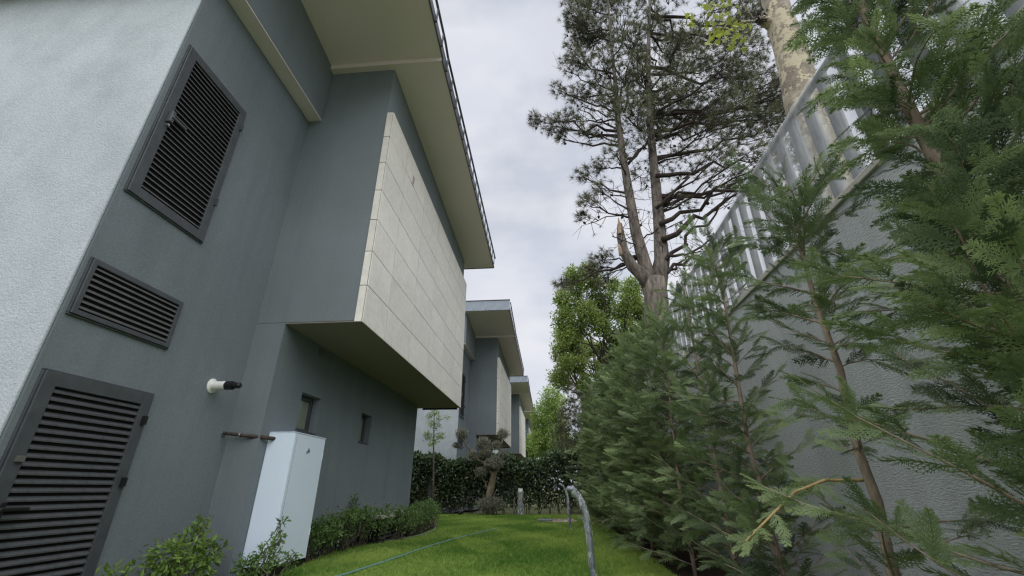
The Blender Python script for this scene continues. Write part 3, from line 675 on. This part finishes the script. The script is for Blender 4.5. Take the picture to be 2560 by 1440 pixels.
C = np.clip(rng.uniform(0, .75, n)+np.where(z > top[keep]-.25, .2, 0), 0, 1); C = np.stack([C, C*0, C*0], 1)
h_ = np.arange(n) % 3 == 0
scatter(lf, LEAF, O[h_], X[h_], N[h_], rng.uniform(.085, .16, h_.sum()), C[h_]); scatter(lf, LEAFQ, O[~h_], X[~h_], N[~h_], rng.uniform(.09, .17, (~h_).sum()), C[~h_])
for xs in np.arange(-7.3, 2.0, .42):
    for k in range(3): limb(st, (xs+rng.normal(0, .05), 18.62+(xs+4)*.03, -.02), (xs+rng.normal(0, .25), 18.6+(xs+4)*.03+rng.normal(0, .15), rng.uniform(1.2, 1.95)), .014, .005, .04, 5)
lf.build('foliage', 'leaf_laurel', hg); st.build('stems', 'bark_grey', hg, smooth=True); fix_parent(hg)
tag(hg, 'glossy dark green laurel hedge closing off the end of the lawn', 'hedge')

# tall slim young tree in front of the hedge
rng = np.random.default_rng(12)
t = empty('young_tree', (-4.42, 17.55, 0)); tr, lf = MB(), MB()
P = [at_y(u, v, 17.55)-A(-4.42, 17.55, 0) for u, v in ((1085, 1285), (1084, 1200), (1084, 1110), (1085, 1060), (1086, 1022))]; P[0] = A(0, 0, -.02)
tr.tube(P, [.035, .03, .026, .018, .006], 8)
bl = []
for u, v, r_ in ((1086, 1030, .22), (1072, 1040, .14), (1098, 1045, .15), (1118, 1042, .12), (1078, 1060, .2), (1095, 1065, .16), (1070, 1090, .22), (1090, 1095, .24), (1105, 1090, .16), (1080, 1108, .18), (1064, 1085, .10)):
    c = at_y(u, v, 17.55+rng.uniform(-.2, .2))-A(-4.42, 17.55, 0); bl.append((c, r_)); limb(tr, (P[2]+(P[4]-P[2])*max(0, min(1, (c[2]-2.7)/1.4))), c, .010, .004, .05, 5)
leaf_blobs(lf, bl, 1100, .075, LEAFQ, .2)
tr.build('trunk', 'bark_grey', t, smooth=True); lf.build('crown', 'leaf_tree', t); tag(t, 'slim young tree with straight bare stem in front of laurel hedge', 'tree')

# clipped olive
rng = np.random.default_rng(13)
YO = 17.75
t = empty('olive_tree', (-2.33, YO, 0)); base = A(-2.33, YO, 0)
q = lambda u, v, dy=0: at_y(u, v, YO+dy)-base
tr = MB()
tr.tube([A(0, 0, -.03), q(1222, 1238), q(1228, 1215), q(1233, 1192), q(1236, 1180)], [.15, .12, .13, .11, .10], 10, jitter=.12)
for a, b, r0, r1 in ((q(1236, 1182), q(1245, 1160), .09, .05), (q(1245, 1160), q(1256, 1098), .05, .03), (q(1232, 1190), q(1222, 1165), .07, .045), (q(1222, 1165), q(1215, 1112, .1), .045, .02), (q(1225, 1170), q(1182, 1140), .045, .03), (q(1182, 1140), q(1157, 1100), .035, .025), (q(1160, 1118), q(1142, 1117), .015, .008), (q(1220, 1225), q(1203, 1190), .04, .025), (q(1240, 1170), q(1250, 1130), .03, .02)): limb(tr, a, b, r0, r1, .05, 8)
tr.build('trunk', 'bark_olive', t, smooth=True)
for u, v, r_ in ((1155, 1085, .24), (1140, 1113, .12), (1257, 1084, .22), (1208, 1108, .27), (1240, 1113, .19), (1215, 1128, .22), (1182, 1138, .20), (1240, 1155, .26), (1202, 1180, .20), (1225, 1158, .20), (1258, 1135, .15), (1226, 1258, .30), (1208, 1262, .24), (1245, 1262, .24)):
    lf = MB(); c = q(u, v, rng.uniform(-.25, .15)); leaf_blobs(lf, [(c, r_*1.18)], int(1900*(r_/.22)**2), .075, SLIM, .3, squash=.75)
    lf.build('leaf_ball', 'leaf_olive', t)
tag(t, 'gnarled olive tree clipped into grey-green pompoms in front of hedge', 'tree')

# ------------------------------------------------------------------ trees behind the wall
rng = np.random.default_rng(31)
YP = 11.0
def pine():
    t = empty('pine_tree', (2.85, YP, 0)); base = A(2.85, YP, 0)
    q = lambda u, v, dy=0: at_y(u, v, YP+dy)-base
    tr, tw, nd, cones = MB(), MB(), MB(), []
    T0 = [A(.05, .05, -.05), A(.03, 0, 2.5), q(1642, 790), q(1640, 740), q(1632, 700)]
    tr.tube(T0, [.42, .37, .33, .315, .32], 14, jitter=.05)
    TL = [q(1635, 740), q(1612, 660), q(1590, 580), q(1572, 480), q(1557, 390), q(1545, 300), q(1540, 220), q(1530, 130), q(1522, 30), q(1515, -60)]
    tr.tube(TL, [.22, .185, .155, .13, .11, .095, .07, .055, .04, .02], 12, jitter=.05)
    TR_ = [q(1640, 740), q(1655, 650, .2), q(1648, 560, .3), q(1640, 470, .3), q(1632, 390, .3), q(1625, 310, .3), q(1620, 200, .2), q(1622, 80, .1), q(1628, -60, 0)]
    tr.tube(TR_, [.26, .215, .175, .15, .13, .11, .09, .065, .04], 12, jitter=.05)
    ST = [q(1630, 725), q(1608, 690, -.1), q(1580, 665, -.2), q(1560, 630, -.25), q(1552, 590, -.25), q(1549, 560, -.25)]
    tr.tube(ST, [.22, .20, .165, .135, .115, .07], 11, jitter=.10)
    sb = MB().tube([q(1550, 585, -.36), q(1548, 562, -.36), q(1546, 545, -.34)], [.065, .05, .012], 7, jitter=.25).tube([q(1553, 638, -.42), q(1550, 622, -.42), q(1547, 610, -.40)], [.055, .05, .02], 7, jitter=.25)
    tro = tr.build('trunk', 'bark_pine', t, smooth=True)
    sb.build('broken_wood', 'wood_pale', t)
    TLa, TRa = np.array(TL), np.array(TR_)
    # crown clusters in the picture: (u, v, radius m, depth offset, tufts, dens)
    CL = [(1340, 300, .30, -.2, 20), (1385, 315, .42, 0, 34), (1400, 345, .3, .3, 18), (1395, 225, .30, -.5, 16), (1440, 240, .45, .2, 34), (1425, 300, .45, .5, 36), (1475, 330, .45, 0, 36),
          (1440, 150, .55, -.4, 70), (1450, 80, .60, .3, 90), (1470, 20, .65, 0, 100), (1500, 90, .7, .6, 100), (1510, 170, .6, -.6, 70), (1435, 40, .55, -.6, 70), (1520, 0, .7, .5, 100), (1450, -40, .8, 0, 90), (1540, -50, .9, 0, 90),
          (1460, 110, .8, .9, 100), (1490, 240, .55, .3, 50), (1530, 250, .5, -.8, 40),
          (1455, 440, .28, 0, 16), (1465, 510, .34, -.2, 22), (1455, 540, .25, .2, 14), (1490, 420, .4, .4, 24), (1500, 480, .3, -.3, 14), (1500, 650, .38, .3, 26), (1475, 675, .25, .2, 14), (1405, 715, .26, .1, 18), (1510, 690, .4, .6, 22), (1540, 380, .4, -.7, 20)]
    for u in range(1580, 2010, 42):
        for v in range(-60, 440, 48):
            uu, vv = u+rng.uniform(-22, 22), v+rng.uniform(-22, 22)
            if vv > 330+.20*(uu-1600)+30: continue
            if vv < 70 and 1640 < uu < 1840 and rng.uniform() < .75: continue
            if vv < 150 and uu > 1930: continue
            den = 46 if vv < 330 else 22
            CL.append((uu, vv, .62, rng.uniform(-1.6, 2.2), den))
    for u, v in ((1640, 20), (1600, -20), (1660, -40), (1850, 460), (1790, 450), (1720, 430), (1660, 420), (1880, 480), (1600, 440), (1700, 500)): CL.append((u, v, .5, rng.uniform(-1, 1.5), 18))
    O, X, S, C = [], [], [], []
    for u, v, r_, dy, n in CL:
        c = q(u, v, dy)
        TT = TLa if u < 1570 else TRa
        # feed branch rises outward from a lower trunk point
        dist = np.linalg.norm((TT-c)[:, [0, 1]], axis=1); zt = c[2]-(.35+.30*np.min(dist))*rng.uniform(.4, 1.1)
        zt = np.clip(zt, TT[1][2]+.3, TT[-1][2]); a = A(np.interp(zt, TT[:, 2], TT[:, 0]), np.interp(zt, TT[:, 2], TT[:, 1]), zt)
        L = np.linalg.norm(c-a); s = np.linspace(0, 1, 8)
        P = a+np.outer(s, c-a)+A(0, 0, -1)*np.sin(np.pi*s)[:, None]*L*.06+rng.normal(0, .035*L, (8, 3))*np.sin(np.pi*s)[:, None]
        if rng.uniform() < (.55 if u > 1570 else .95): tw.tube(P, np.linspace(min(.075, .018+.013*L), .010, 8), 6, cap=False)
        n = int(n*1.3); k = n; d = rdir(k, .25); pos = c+d*(r_*rng.uniform(.15, 1.15, k)**.6)[:, None]*A(1, 1, .8)
        for i in range(k):
            src = P[rng.integers(4, 8)]
            if i % 3 == 0: tw.tube([src, (src+pos[i])/2+rng.normal(0, .05, 3), pos[i]], [.011, .008, .005], 4, cap=False)
            O.append(pos[i]); X.append(unit(pos[i]-src+rng.normal(0, .1, 3)+A(0, 0, .12))); S.append(rng.uniform(.17, .27)); C.append(rng.uniform(0, .8))
        for i in range(max(1, n//60)): cones.append(c+rng.normal(0, r_*.6, 3))
    # long bare limbs and dead twigs on the right and inside
    for (a, b, r0) in (((1640, 440), (1905, 400), .075), ((1650, 560), (1880, 440), .075), ((1655, 600), (1900, 450), .085), ((1665, 650), (1830, 480), .06), ((1655, 690), (1800, 580), .06), ((1668, 640), (1760, 628), .05), ((1650, 700), (1720, 640), .05), ((1640, 350), (1760, 300), .06), ((1640, 520), (1760, 400), .06),
                       ((1560, 400), (1630, 350), .05), ((1570, 410), (1640, 330), .05), ((1552, 330), (1450, 275), .035), ((1552, 345), (1370, 325), .032), ((1548, 300), (1455, 265), .03), ((1545, 235), (1412, 178), .03), ((1575, 500), (1480, 460), .02), ((1580, 530), (1470, 560), .018), ((1600, 620), (1530, 590), .02), ((1600, 600), (1700, 555), .025), ((1540, 300), (1590, 100), .05), ((1560, 280), (1600, 60), .045)):
        dy = rng.uniform(-.8, .9); P = limb(tw, q(*a), q(*b, dy), r0, .012, .035, 7, 10)
        for k in range(9):
            i = rng.integers(2, 10); L = rng.uniform(.25, .9); dd = unit(P[min(i, 9)]-P[max(0, i-2)]+rng.normal(0, .9, 3)); m1 = P[i]+dd*L*.5+rng.normal(0, .06, 3); e = m1+unit(dd+rng.normal(0, .5, 3))*L*.5
            tw.tube([P[i], m1, e], [.010, .007, .003], 4, cap=False)
            m2 = e+rng.normal(0, .16, 3); tw.tube([m1, m2], [.006, .003], 4, cap=False)
            if rng.uniform() < .22: cones.append(m1)
            if rng.uniform() < .30: O.append(e); X.append(dd); S.append(.16); C.append(rng.uniform(0, .7))
    for TT in (TLa, TRa):
        for k in range(60):
            z = rng.uniform(TT[1][2], TT[-3][2]); p = A(np.interp(z, TT[:, 2], TT[:, 0]), np.interp(z, TT[:, 2], TT[:, 1]), z); d = rdir(1)[0]*A(1, 1, .3); L = rng.uniform(.3, 1.2)
            m1 = p+d*L*.5+rng.normal(0, .08, 3); e = p+d*L+rng.normal(0, .12, 3); tw.tube([p, m1, e], [.014, .009, .003], 4, cap=False); tw.tube([m1, m1+rng.normal(0, .2, 3)], [.006, .002], 4, cap=False)
    O, X, S = np.array(O), np.array(X), np.array(S); C = np.array(C); C = np.stack([C, C*0, C*0], 1); pk = rng.integers(0, 5, len(O))
    for i in range(5): scatter(nd, TUFT[i], O[pk == i], X[pk == i], rdir((pk == i).sum()), S[pk == i], C[pk == i])
    tw.build('branches', 'bark_twig', t, smooth=True); nd.build('needles', 'leaf_pine', t)
    z0_ = A(0, 0, 0); c0 = MB().tube([z0_, z0_+A(.01, 0, -.03), z0_+A(.02, 0, -.08), z0_+A(.02, 0, -.11)], [.012, .040, .036, .008], 7, jitter=.15).build('cone', 'cone', t); c0.location = cones[0]
    for p in cones[1:220]: share(c0, 'cone', t, tuple(p), rot=(rng.uniform(-.6, .6), rng.uniform(-.6, .6), rng.uniform(0, 6)))
    tag(t, 'tall pine with forked trunk, broken stub and cones behind the fence', 'tree')
pine()

# plane tree trunk close behind the fence
rng = np.random.default_rng(32)
XPL, YPL = 3.2, 4.25
t = empty('plane_tree', (XPL, YPL, 0)); base = A(XPL, YPL, 0); q = lambda u, v, dy=0: at_y(u, v, YPL+dy)-base
tr = MB().tube([A(.05, 0, -.05), A(.05, 0, 2), A(.04, 0, 3.5), q(2005, 250), q(1990, 180), q(1972, 110), q(1945, 40), q(1930, -30), q(1900, -160), q(1870, -320)], [.27, .24, .22, .20, .192, .183, .168, .155, .14, .10], 18, jitter=.03)
limb(tr, q(1925, 60), q(1898, 48, -.05), .08, .06, .02, 10); limb(tr, q(1900, 48, -.05), q(1850, 58, -.2), .016, .009, .05, 6); limb(tr, q(1850, 58, -.2), q(1780, 70, -.3), .009, .004, .05, 5); limb(tr, q(1905, 55, -.1), q(1840, -10, -.2), .012, .006, .05, 5); limb(tr, q(1900, 70, -.1), q(1860, 110, -.3), .007, .003, .05, 5)
limb(tr, q(1915, -100), q(1750, -180), .06, .03, .05, 8); limb(tr, q(1915, -100), q(2150, -300), .07, .03, .05, 8)
tr.build('trunk', 'bark_plane', t, smooth=True)
bur = MB()
for k in range(60):
    p = q(1902+rng.normal(0, 7), 45+rng.normal(0, 9), -.08+rng.normal(0, .03)); d = rdir(1, .1)[0]; bur.tube([p, p+d*rng.uniform(.03, .09)], [.010, .003], 4, cap=False)
bur.build('burl_twigs', 'bark_twig', t)
lf = MB(); O = []
for u, v, nlv, sp in ((1720, 42, 4, 12), (1735, 38, 4, 9), (1770, 15, 5, 10), (1790, 20, 8, 13), (1815, 15, 9, 13), (1800, 45, 9, 14), (1830, 50, 10, 14), (1785, 75, 6, 9), (1820, 85, 9, 13), (1845, 75, 8, 11), (1775, 98, 5, 9), (1800, 95, 6, 9), (1838, 112, 5, 8), (1855, 108, 4, 7), (1870, 70, 4, 8), (1765, 55, 3, 8), (1845, 15, 5, 10), (1720, -90, 8, 20), (1800, -120, 10, 30)):
    for k in range(nlv): O.append(q(u+rng.normal(0, sp), v+rng.normal(0, sp), -.2+rng.normal(0, .12)))
O = np.array(O); n = len(O); C = rng.uniform(.2, 1, n); C = np.stack([C, C*0, C*0], 1)
scatter(lf, PALM, O, unit(rng.normal(size=(n, 3))+A(-.3, -.1, -.6)), unit(rng.normal(0, .6, (n, 3))+A(0, -.8, .35)), rng.uniform(.06, .11, n), C)
lf.build('leaves', 'leaf_plane', t); tag(t, 'plane tree trunk with mottled peeling bark and yellow-green leaves behind fence', 'tree')

def broad_tree(name, base, trunk_top, blobs_px, yd, n, size, mat, label, tmpl=LEAFQ, spread=1.2, bark_='bark_grey', shell=.25, lo=0, hi=1):
    t = empty(name, tuple(base)); b = A(*base); tr, lf = MB(), MB(); bl = []
    tt = A(*trunk_top)-b
    tr.tube([A(0, 0, -.05), tt*.5+rng.normal(0, .06, 3), tt], [.22, .18, .13], 9, jitter=.05)
    for u, v, r_ in blobs_px:
        c = at_y(u, v, yd+rng.uniform(-spread, spread))-b; bl.append((c, r_))
        limb(tr, tt*rng.uniform(.6, 1.0), c, .05, .012, .06, 6)
        for k in range(4): limb(tr, c+rng.normal(0, r_*.3, 3), c+rdir(1)[0]*r_*.9, .014, .004, .08, 4, 4)
    leaf_blobs(lf, bl, n, size, tmpl, shell, lo=lo, hi=hi)
    tr.build('trunk', bark_, t, smooth=True); lf.build('crown', mat, t); tag(t, label, 'tree'); return t
rng = np.random.default_rng(51)
bp = [(u+rng.uniform(-10, 10), v+rng.uniform(-10, 10), rng.uniform(.45, .75)) for u, v in ((1455, 680), (1490, 690), (1400, 745), (1410, 790), (1420, 830), (1420, 695), (1430, 720), (1460, 715), (1500, 715), (1540, 715), (1580, 720), (1440, 750), (1480, 750), (1520, 750), (1565, 750), (1600, 760), (1430, 780), (1470, 790), (1510, 780), (1550, 785), (1590, 790), (1450, 815), (1500, 815), (1560, 815), (1610, 810), (1540, 850), (1580, 850), (1570, 890), (1600, 870), (1540, 880))]
broad_tree('leafy_tree', (3.6, 21, 0), (3.5, 21, 7.0), bp, 21, 19000, .16, 'leaf_tree', 'mid-green broadleaf tree filling the space below the pine trunk', LEAF, 1.0, bark_='bark_twig')
bp = [(u+rng.uniform(-6, 6), v+rng.uniform(-6, 6), rng.uniform(.3, .5)) for u, v in ((1412, 735), (1405, 755), (1415, 785), (1400, 820), (1392, 830), (1410, 838), (1425, 845), (1440, 835), (1420, 800), (1445, 850))]
broad_tree('sapling_tree', (2.3, 24, 0), (2.0, 24, 6), bp, 24, 2000, .14, 'leaf_lime', 'pale sparse sapling with airy leaves left of the broadleaf tree', LEAFQ, .5)
bp = [(u+rng.uniform(-8, 8), v+rng.uniform(-8, 8), rng.uniform(.5, .8)) for u, v in ((1405, 880), (1415, 915), (1410, 855), (1435, 850), (1400, 945), (1440, 880), (1470, 870), (1500, 880), (1425, 900), (1450, 910), (1490, 910), (1530, 900), (1560, 930), (1460, 945), (1500, 950), (1540, 960))]
broad_tree('leafy_tree', (3.3, 26, 0), (3.1, 26, 6), bp, 24.3, 17000, .15, 'leaf_tree', 'olive-green bushy tree between the broadleaf tree and dark pine', LEAFQ, 1.2, lo=.2, hi=.9)
def small_pine(name, base, top, pts, yd, nt, label):
    t = empty(name, base); b = A(*base); tr, nd, tw = MB(), MB(), MB(); tt = A(*top)-b
    tr.tube([A(0, 0, -.05), tt*.5, tt], [.2, .15, .05], 9, jitter=.05); O, X, S, C = [], [], [], []
    for u, v, r_ in pts:
        c = at_y(u, v, yd+rng.uniform(-1, 1))-b; limb(tw, tt*np.clip(c[2]/tt[2]-.1, .2, 1), c, .05, .01, .05, 6)
        for k in range(nt):
            d = rdir(1, .2)[0]; p = c+d*r_*rng.uniform(.2, 1.1); O.append(p); X.append(d); S.append(rng.uniform(.20, .30)); C.append(rng.uniform(.1, .9))
    O, X, S, C = map(np.array, (O, X, S, C)); C = np.stack([C, C*0, C*0], 1); pk = rng.integers(0, 5, len(O))
    for i in range(5): scatter(nd, TUFT[i], O[pk == i], X[pk == i], rdir((pk == i).sum()), S[pk == i], C[pk == i])
    tr.build('trunk', 'bark_pine', t, smooth=True); tw.build('branches', 'bark_twig', t, smooth=True); nd.build('needles', 'leaf_pine', t); tag(t, label, 'tree')
pp = [(u+rng.uniform(-6, 6), v+rng.uniform(-6, 6), rng.uniform(.5, .8)) for u, v in ((1420, 960), (1440, 980), (1470, 970), (1430, 1010), (1460, 1020), (1420, 1040), (1445, 1060), (1475, 1060), (1410, 1080), (1435, 1100), (1465, 1100), (1500, 1000), (1520, 1040), (1405, 940), (1400, 1110), (1425, 1130))]
small_pine('pine_tree', (2.4, 28, 0), (2.0, 28, 7.2), pp, 28, 80, 'small brownish-green pine between the lime-green tree and cypress row')
small_pine('pine_tree', (3.0, 25, 0), (2.6, 25, 9.0), [(1390, 905, .35), (1405, 895, .4), (1450, 865, .5), (1400, 730, .25), (1430, 860, .4), (1480, 860, .5), (1420, 885, .5)], 25, 12, 'thin pine with needle tufts poking out beside the bushy tree')
bp = [(u+rng.uniform(-5, 5), v+rng.uniform(-8, 8), rng.uniform(.7, 1.1)) for u, v in ((1375, 985), (1395, 1000), (1365, 1010), (1385, 1030), (1355, 1040), (1375, 1055), (1400, 1050), (1350, 1070), (1370, 1085), (1395, 1085), (1345, 1100), (1365, 1110), (1390, 1115), (1410, 1100), (1360, 1130), (1400, 1135))]
broad_tree('leafy_tree', (1.2, 36, 0), (.8, 36, 5), bp, 36, 13000, .19, 'leaf_lime', 'lime-green airy tree beyond the hedge next to the farthest roofs', LEAFQ, 1.5)
bp = [(u, v, 1.4) for u, v in ((1325, 1110), (1340, 1125), (1350, 1090), (1365, 1120), (1385, 1110), (1320, 1130), (1410, 1120), (1440, 1120), (1470, 1100), (1500, 1080))]
broad_tree('leafy_tree', (1.5, 52, 0), (1.2, 52, 4), bp, 52, 6000, .32, 'leaf_lime', 'hazy pale green tree farthest off between houses and wall', LEAFQ, 2)

# ------------------------------------------------------------------ things on the lawn
rng = np.random.default_rng(61)
m, n, l, p = newmat('wrapped_metal')
t1 = noise(n, l, 16, 6, .68, sc=(1, 1, .6)); r1 = ramp(n, l, t1.outputs['Fac'], .40, (.15, .17, .20), .70, (.34, .37, .41)); l.new(r1.outputs[0], p.inputs['Base Color']); p.inputs['Roughness'].default_value = .25; p.inputs['Metallic'].default_value = .2
bump(n, l, p, t1.outputs['Fac'], .9, .02)
def smooth_path(P, k=60):
    P = np.asarray(P, float)
    for _ in range(3): P = np.concatenate([P[:1], (P[:-1]*.75+P[1:]*.25)[:, None].repeat(1, 1).reshape(-1, 3)[:, None].repeat(1, 1).reshape(-1, 3), P[-1:]]) if False else np.vstack([P[:1]]+[np.vstack([a*.75+b*.25, a*.25+b*.75]) for a, b in zip(P, P[1:])]+[P[-1:]])
    return P
def wrapped_lamp(base, path, r0, r1, head, label):
    t = empty('garden_lamp', tuple(base)); b = A(*base); P = smooth_path([p-b for p in path]); n = len(P)
    rad = np.linspace(r0, r1, n); MB().tube(P, rad*.86, 12, .7).build('post', 'wrapped_metal', t, smooth=True)
    w = MB(); w.tube(P, rad*(1.05+.05*np.sin(np.arange(n)*.9)+.03*np.sin(np.arange(n)*2.3)), 16, .75, jitter=.07); w.build('plastic_wrap', 'wrap_film', t, smooth=False)
    hd = [h-b for h in head]; MB().tube(hd, [r1*.9, r1*1.05, r1*.85, r1*.5], 10, .75, jitter=.15).build('lamp_head', 'wrapped_metal', t, smooth=True)
    MB().box((-.07, -.07, -.02), (.07, .07, .012)).build('base_plate', 'anthracite', t, bevel=.004)
    tag(t, label, 'lamp'); return t
yl = 5.5
pth = [at_y(1487, 1470, yl)*A(1, 1, 0)]+[at_y(u, v, yl) for u, v in ((1482, 1430), (1477, 1370), (1472, 1333), (1466, 1292), (1457, 1261), (1443, 1238), (1432, 1226))]
wrapped_lamp(tuple(pth[0]), pth, .052, .050, [at_y(1438, 1232, yl), at_y(1430, 1222, yl), at_y(1421, 1221, yl), at_y(1416, 1226, yl)], 'tall curved garden lamp wrapped in silvery plastic beside the cypress trees')
yl = 11.7
pth = [at_y(1427, 1330, yl)*A(1, 1, 0)]+[at_y(u, v, yl) for u, v in ((1424, 1300), (1422, 1275), (1420, 1250), (1417, 1232), (1411, 1221))]
wrapped_lamp(tuple(pth[0]), pth, .050, .038, [at_y(1413, 1224, yl), at_y(1408, 1216, yl), at_y(1402, 1211, yl), at_y(1397, 1209, yl)], 'shorter plastic-wrapped garden lamp by the soil patch, head bent to the left')
# square bollard by the hedge
t = empty('bollard_light', (-1.22, 18.0, 0))
MB().box((-.075, -.075, 0), (.075, .075, .78)).build('post', 'wrapped_metal', t, bevel=.006)
MB().box((-.082, -.082, .785), (.082, .082, .90)).build('wrapped_head', 'white_plastic', t, bevel=.015)
MB().box((-.05, -.078, .52), (.05, -.0755, .70)).build('light_window', 'glass', t)
w = MB().tube([A(.0, 0, .0), A(.005, 0, .3), A(-.004, 0, .6), A(.003, 0, .80)], [.125, .118, .12, .128], 12, jitter=.10); w.build('plastic_wrap', 'wrap_film', t)
tag(t, 'square bollard light with white wrapped head standing against the hedge', 'bollard')
# garden stake, small spotlight
t = MB().tube([A(-1.50, 17.95, -.02), A(-1.47, 17.98, .25), A(-1.45, 18.0, .62)], [.012, .011, .009], 7).build('garden_stake', 'grey_pipe', None, smooth=True); tag(t, 'thin grey stake leaning beside the square bollard light', 'stake')
t = empty('spotlight', (-3.36, 17.6, 0))
MB().tube([A(0, 0, 0), A(0, 0, .07)], .015, 8).build('spike', 'black_plastic', t)
MB().tube([A(-.09, -.02, .05), A(-.02, 0, .10), A(.07, .02, .16), A(.10, .03, .18)], [.03, .055, .065, .062], 12).build('lamp_body', 'black_plastic', t, smooth=True)
tag(t, 'small black garden spotlight on the lawn edge under the olive', 'spotlight')
# hose
def px_ground(u, v, z=.012): d = px_ray(u, v); p = d*((z-CAMZ)/d[2]); p[2] = z; return p
hp = [A(-2.55, 3.6, .03), A(-2.46, 4.8, .03)]+[px_ground(u, v, .03) for u, v in ((850, 1440), (900, 1424), (950, 1408), (1000, 1391), (1050, 1373), (1100, 1357), (1150, 1343), (1200, 1331), (1248, 1320))]
t = MB().tube(smooth_path(hp), .013, 7).build('garden_hose', 'hose', None, smooth=True); tag(t, 'thin blue-green garden hose lying across the lawn', 'hose')
hp = [A(-3.12, 8.75, .02), A(-2.98, 9.1, .02), A(-2.80, 9.6, .025), A(-2.70, 10.3, .03), A(-2.72, 10.9, .03), A(-2.80, 11.6, .02), A(-2.98, 12.3, .02)]
t = MB().tube(smooth_path(hp), .016, 7).build('drip_pipe', 'grey_pipe', None, smooth=True); tag(t, 'grey irrigation pipe curving along the edge of the shrub bed', 'pipe')
# soil patch with chips and cover
pc = np.array([.18, 14.9]); ang = np.linspace(0, 2*np.pi, 26, endpoint=False); rr = 1+rng.uniform(-.15, .15, 26)
V = [(pc[0]+.52*math.cos(a)*r_, pc[1]+.85*math.sin(a)*r_, .006) for a, r_ in zip(ang, rr)]
t = MB().add(V, [tuple(range(26))]).build('soil_patch', 'soil'); tag(t, kind='structure')
ch = MB()
for k in range(420):
    a, r_ = rng.uniform(0, 6.28), rng.uniform(0, 1)**.5; s = rng.uniform(.012, .035); p = A(pc[0]+.50*r_*math.cos(a), pc[1]+.8*r_*math.sin(a), .008+s*.4); d = rdir(1)[0]*s
    ch.tube([p-d, p, p+d], [s*.4, s*.8, s*.35], 5, jitter=.3)
t = ch.build('wood_chips', 'gravel'); tag(t, 'pale stones and chips scattered on the bare soil patch', 'stones', kind='stuff')
t = empty('valve_cover', (-.28, 14.75, 0)); MB().box((-.24, -.30, -.02), (.24, .30, .055)).build('rim', 'anthracite', t, bevel=.01); MB().box((-.21, -.27, .056), (.21, .27, .066)).build('lid', 'roof_sheet', t, bevel=.004)
tag(t, 'flat dark valve cover set in the lawn beside the soil patch', 'valve cover')

# ------------------------------------------------------------------ grass
rng = np.random.default_rng(99)
def inside(px, py, poly):
    r_ = np.zeros(len(px), bool); n = len(poly)
    for i in range(n):
        (x1, y1), (x2, y2) = poly[i], poly[(i+1) % n]
        c = ((y1 > py) != (y2 > py)) & (px < (x2-x1)*(py-y1)/((y2-y1) if y2 != y1 else 1e-9)+x1); r_ ^= c
    return r_
def clump(seed, nb=5):
    r_ = np.random.default_rng(seed); V, F, T = [], [], []
    for i in range(nb):
        b = A(r_.normal(0, .35), r_.normal(0, .35), 0); e = b+A(r_.normal(0, .38), r_.normal(0, .38), r_.uniform(.6, 1.1)); tri(V, F, T, b, e, .16, unit(A(r_.normal(), r_.normal(), .1)), .0, 1.)
    return np.array(V), np.array(F), np.array(T)
N_ = 110000
gy = 4.2+14.3*rng.uniform(0, 1, N_)**1.5; gx = rng.uniform(-4.4, 1.4, N_)
k = inside(gx, gy, ring) & ~((((gx-pc[0])/.5)**2+((gy-pc[1])/.8)**2) < 1); gx, gy = gx[k], gy[k]; n = len(gx)
patch = np.clip(.5+.28*np.sin(gx*1.9+1.3*np.sin(gy*.8))+.25*np.sin(gy*1.5+gx*.7)+.22*np.sin(gx*4.1-gy*2.7), 0, 1)
dry = np.clip((gx-.1)*.55, 0, .5)+np.where(np.sin(gx*2.3+2*np.sin(gy*.6))*np.sin(gy*1.1+1.2*gx) > .62, .38, 0)
C = np.clip(.02+.62*patch+rng.normal(0, .26, n)+dry, 0, 1); C = np.stack([C, C*0, C*0], 1)
gm = MB(); O = np.stack([gx, gy, np.zeros(n)], 1); sz = rng.uniform(.024, .055, n)*(1+(gy-4)*.02); pk = rng.integers(0, 4, n)
a = rng.uniform(0, 6.28, n); X = np.stack([np.cos(a), np.sin(a), 0*a], 1); N = np.tile(A(0, 0, 1), (n, 1))
for i in range(4):
    s_ = pk == i; scatter(gm, clump(i), O[s_], X[s_], N[s_], sz[s_], C[s_])
t = gm.build('grass', 'grass_blade'); tag(t, 'short mown green grass covering the lawn', 'grass', kind='stuff')
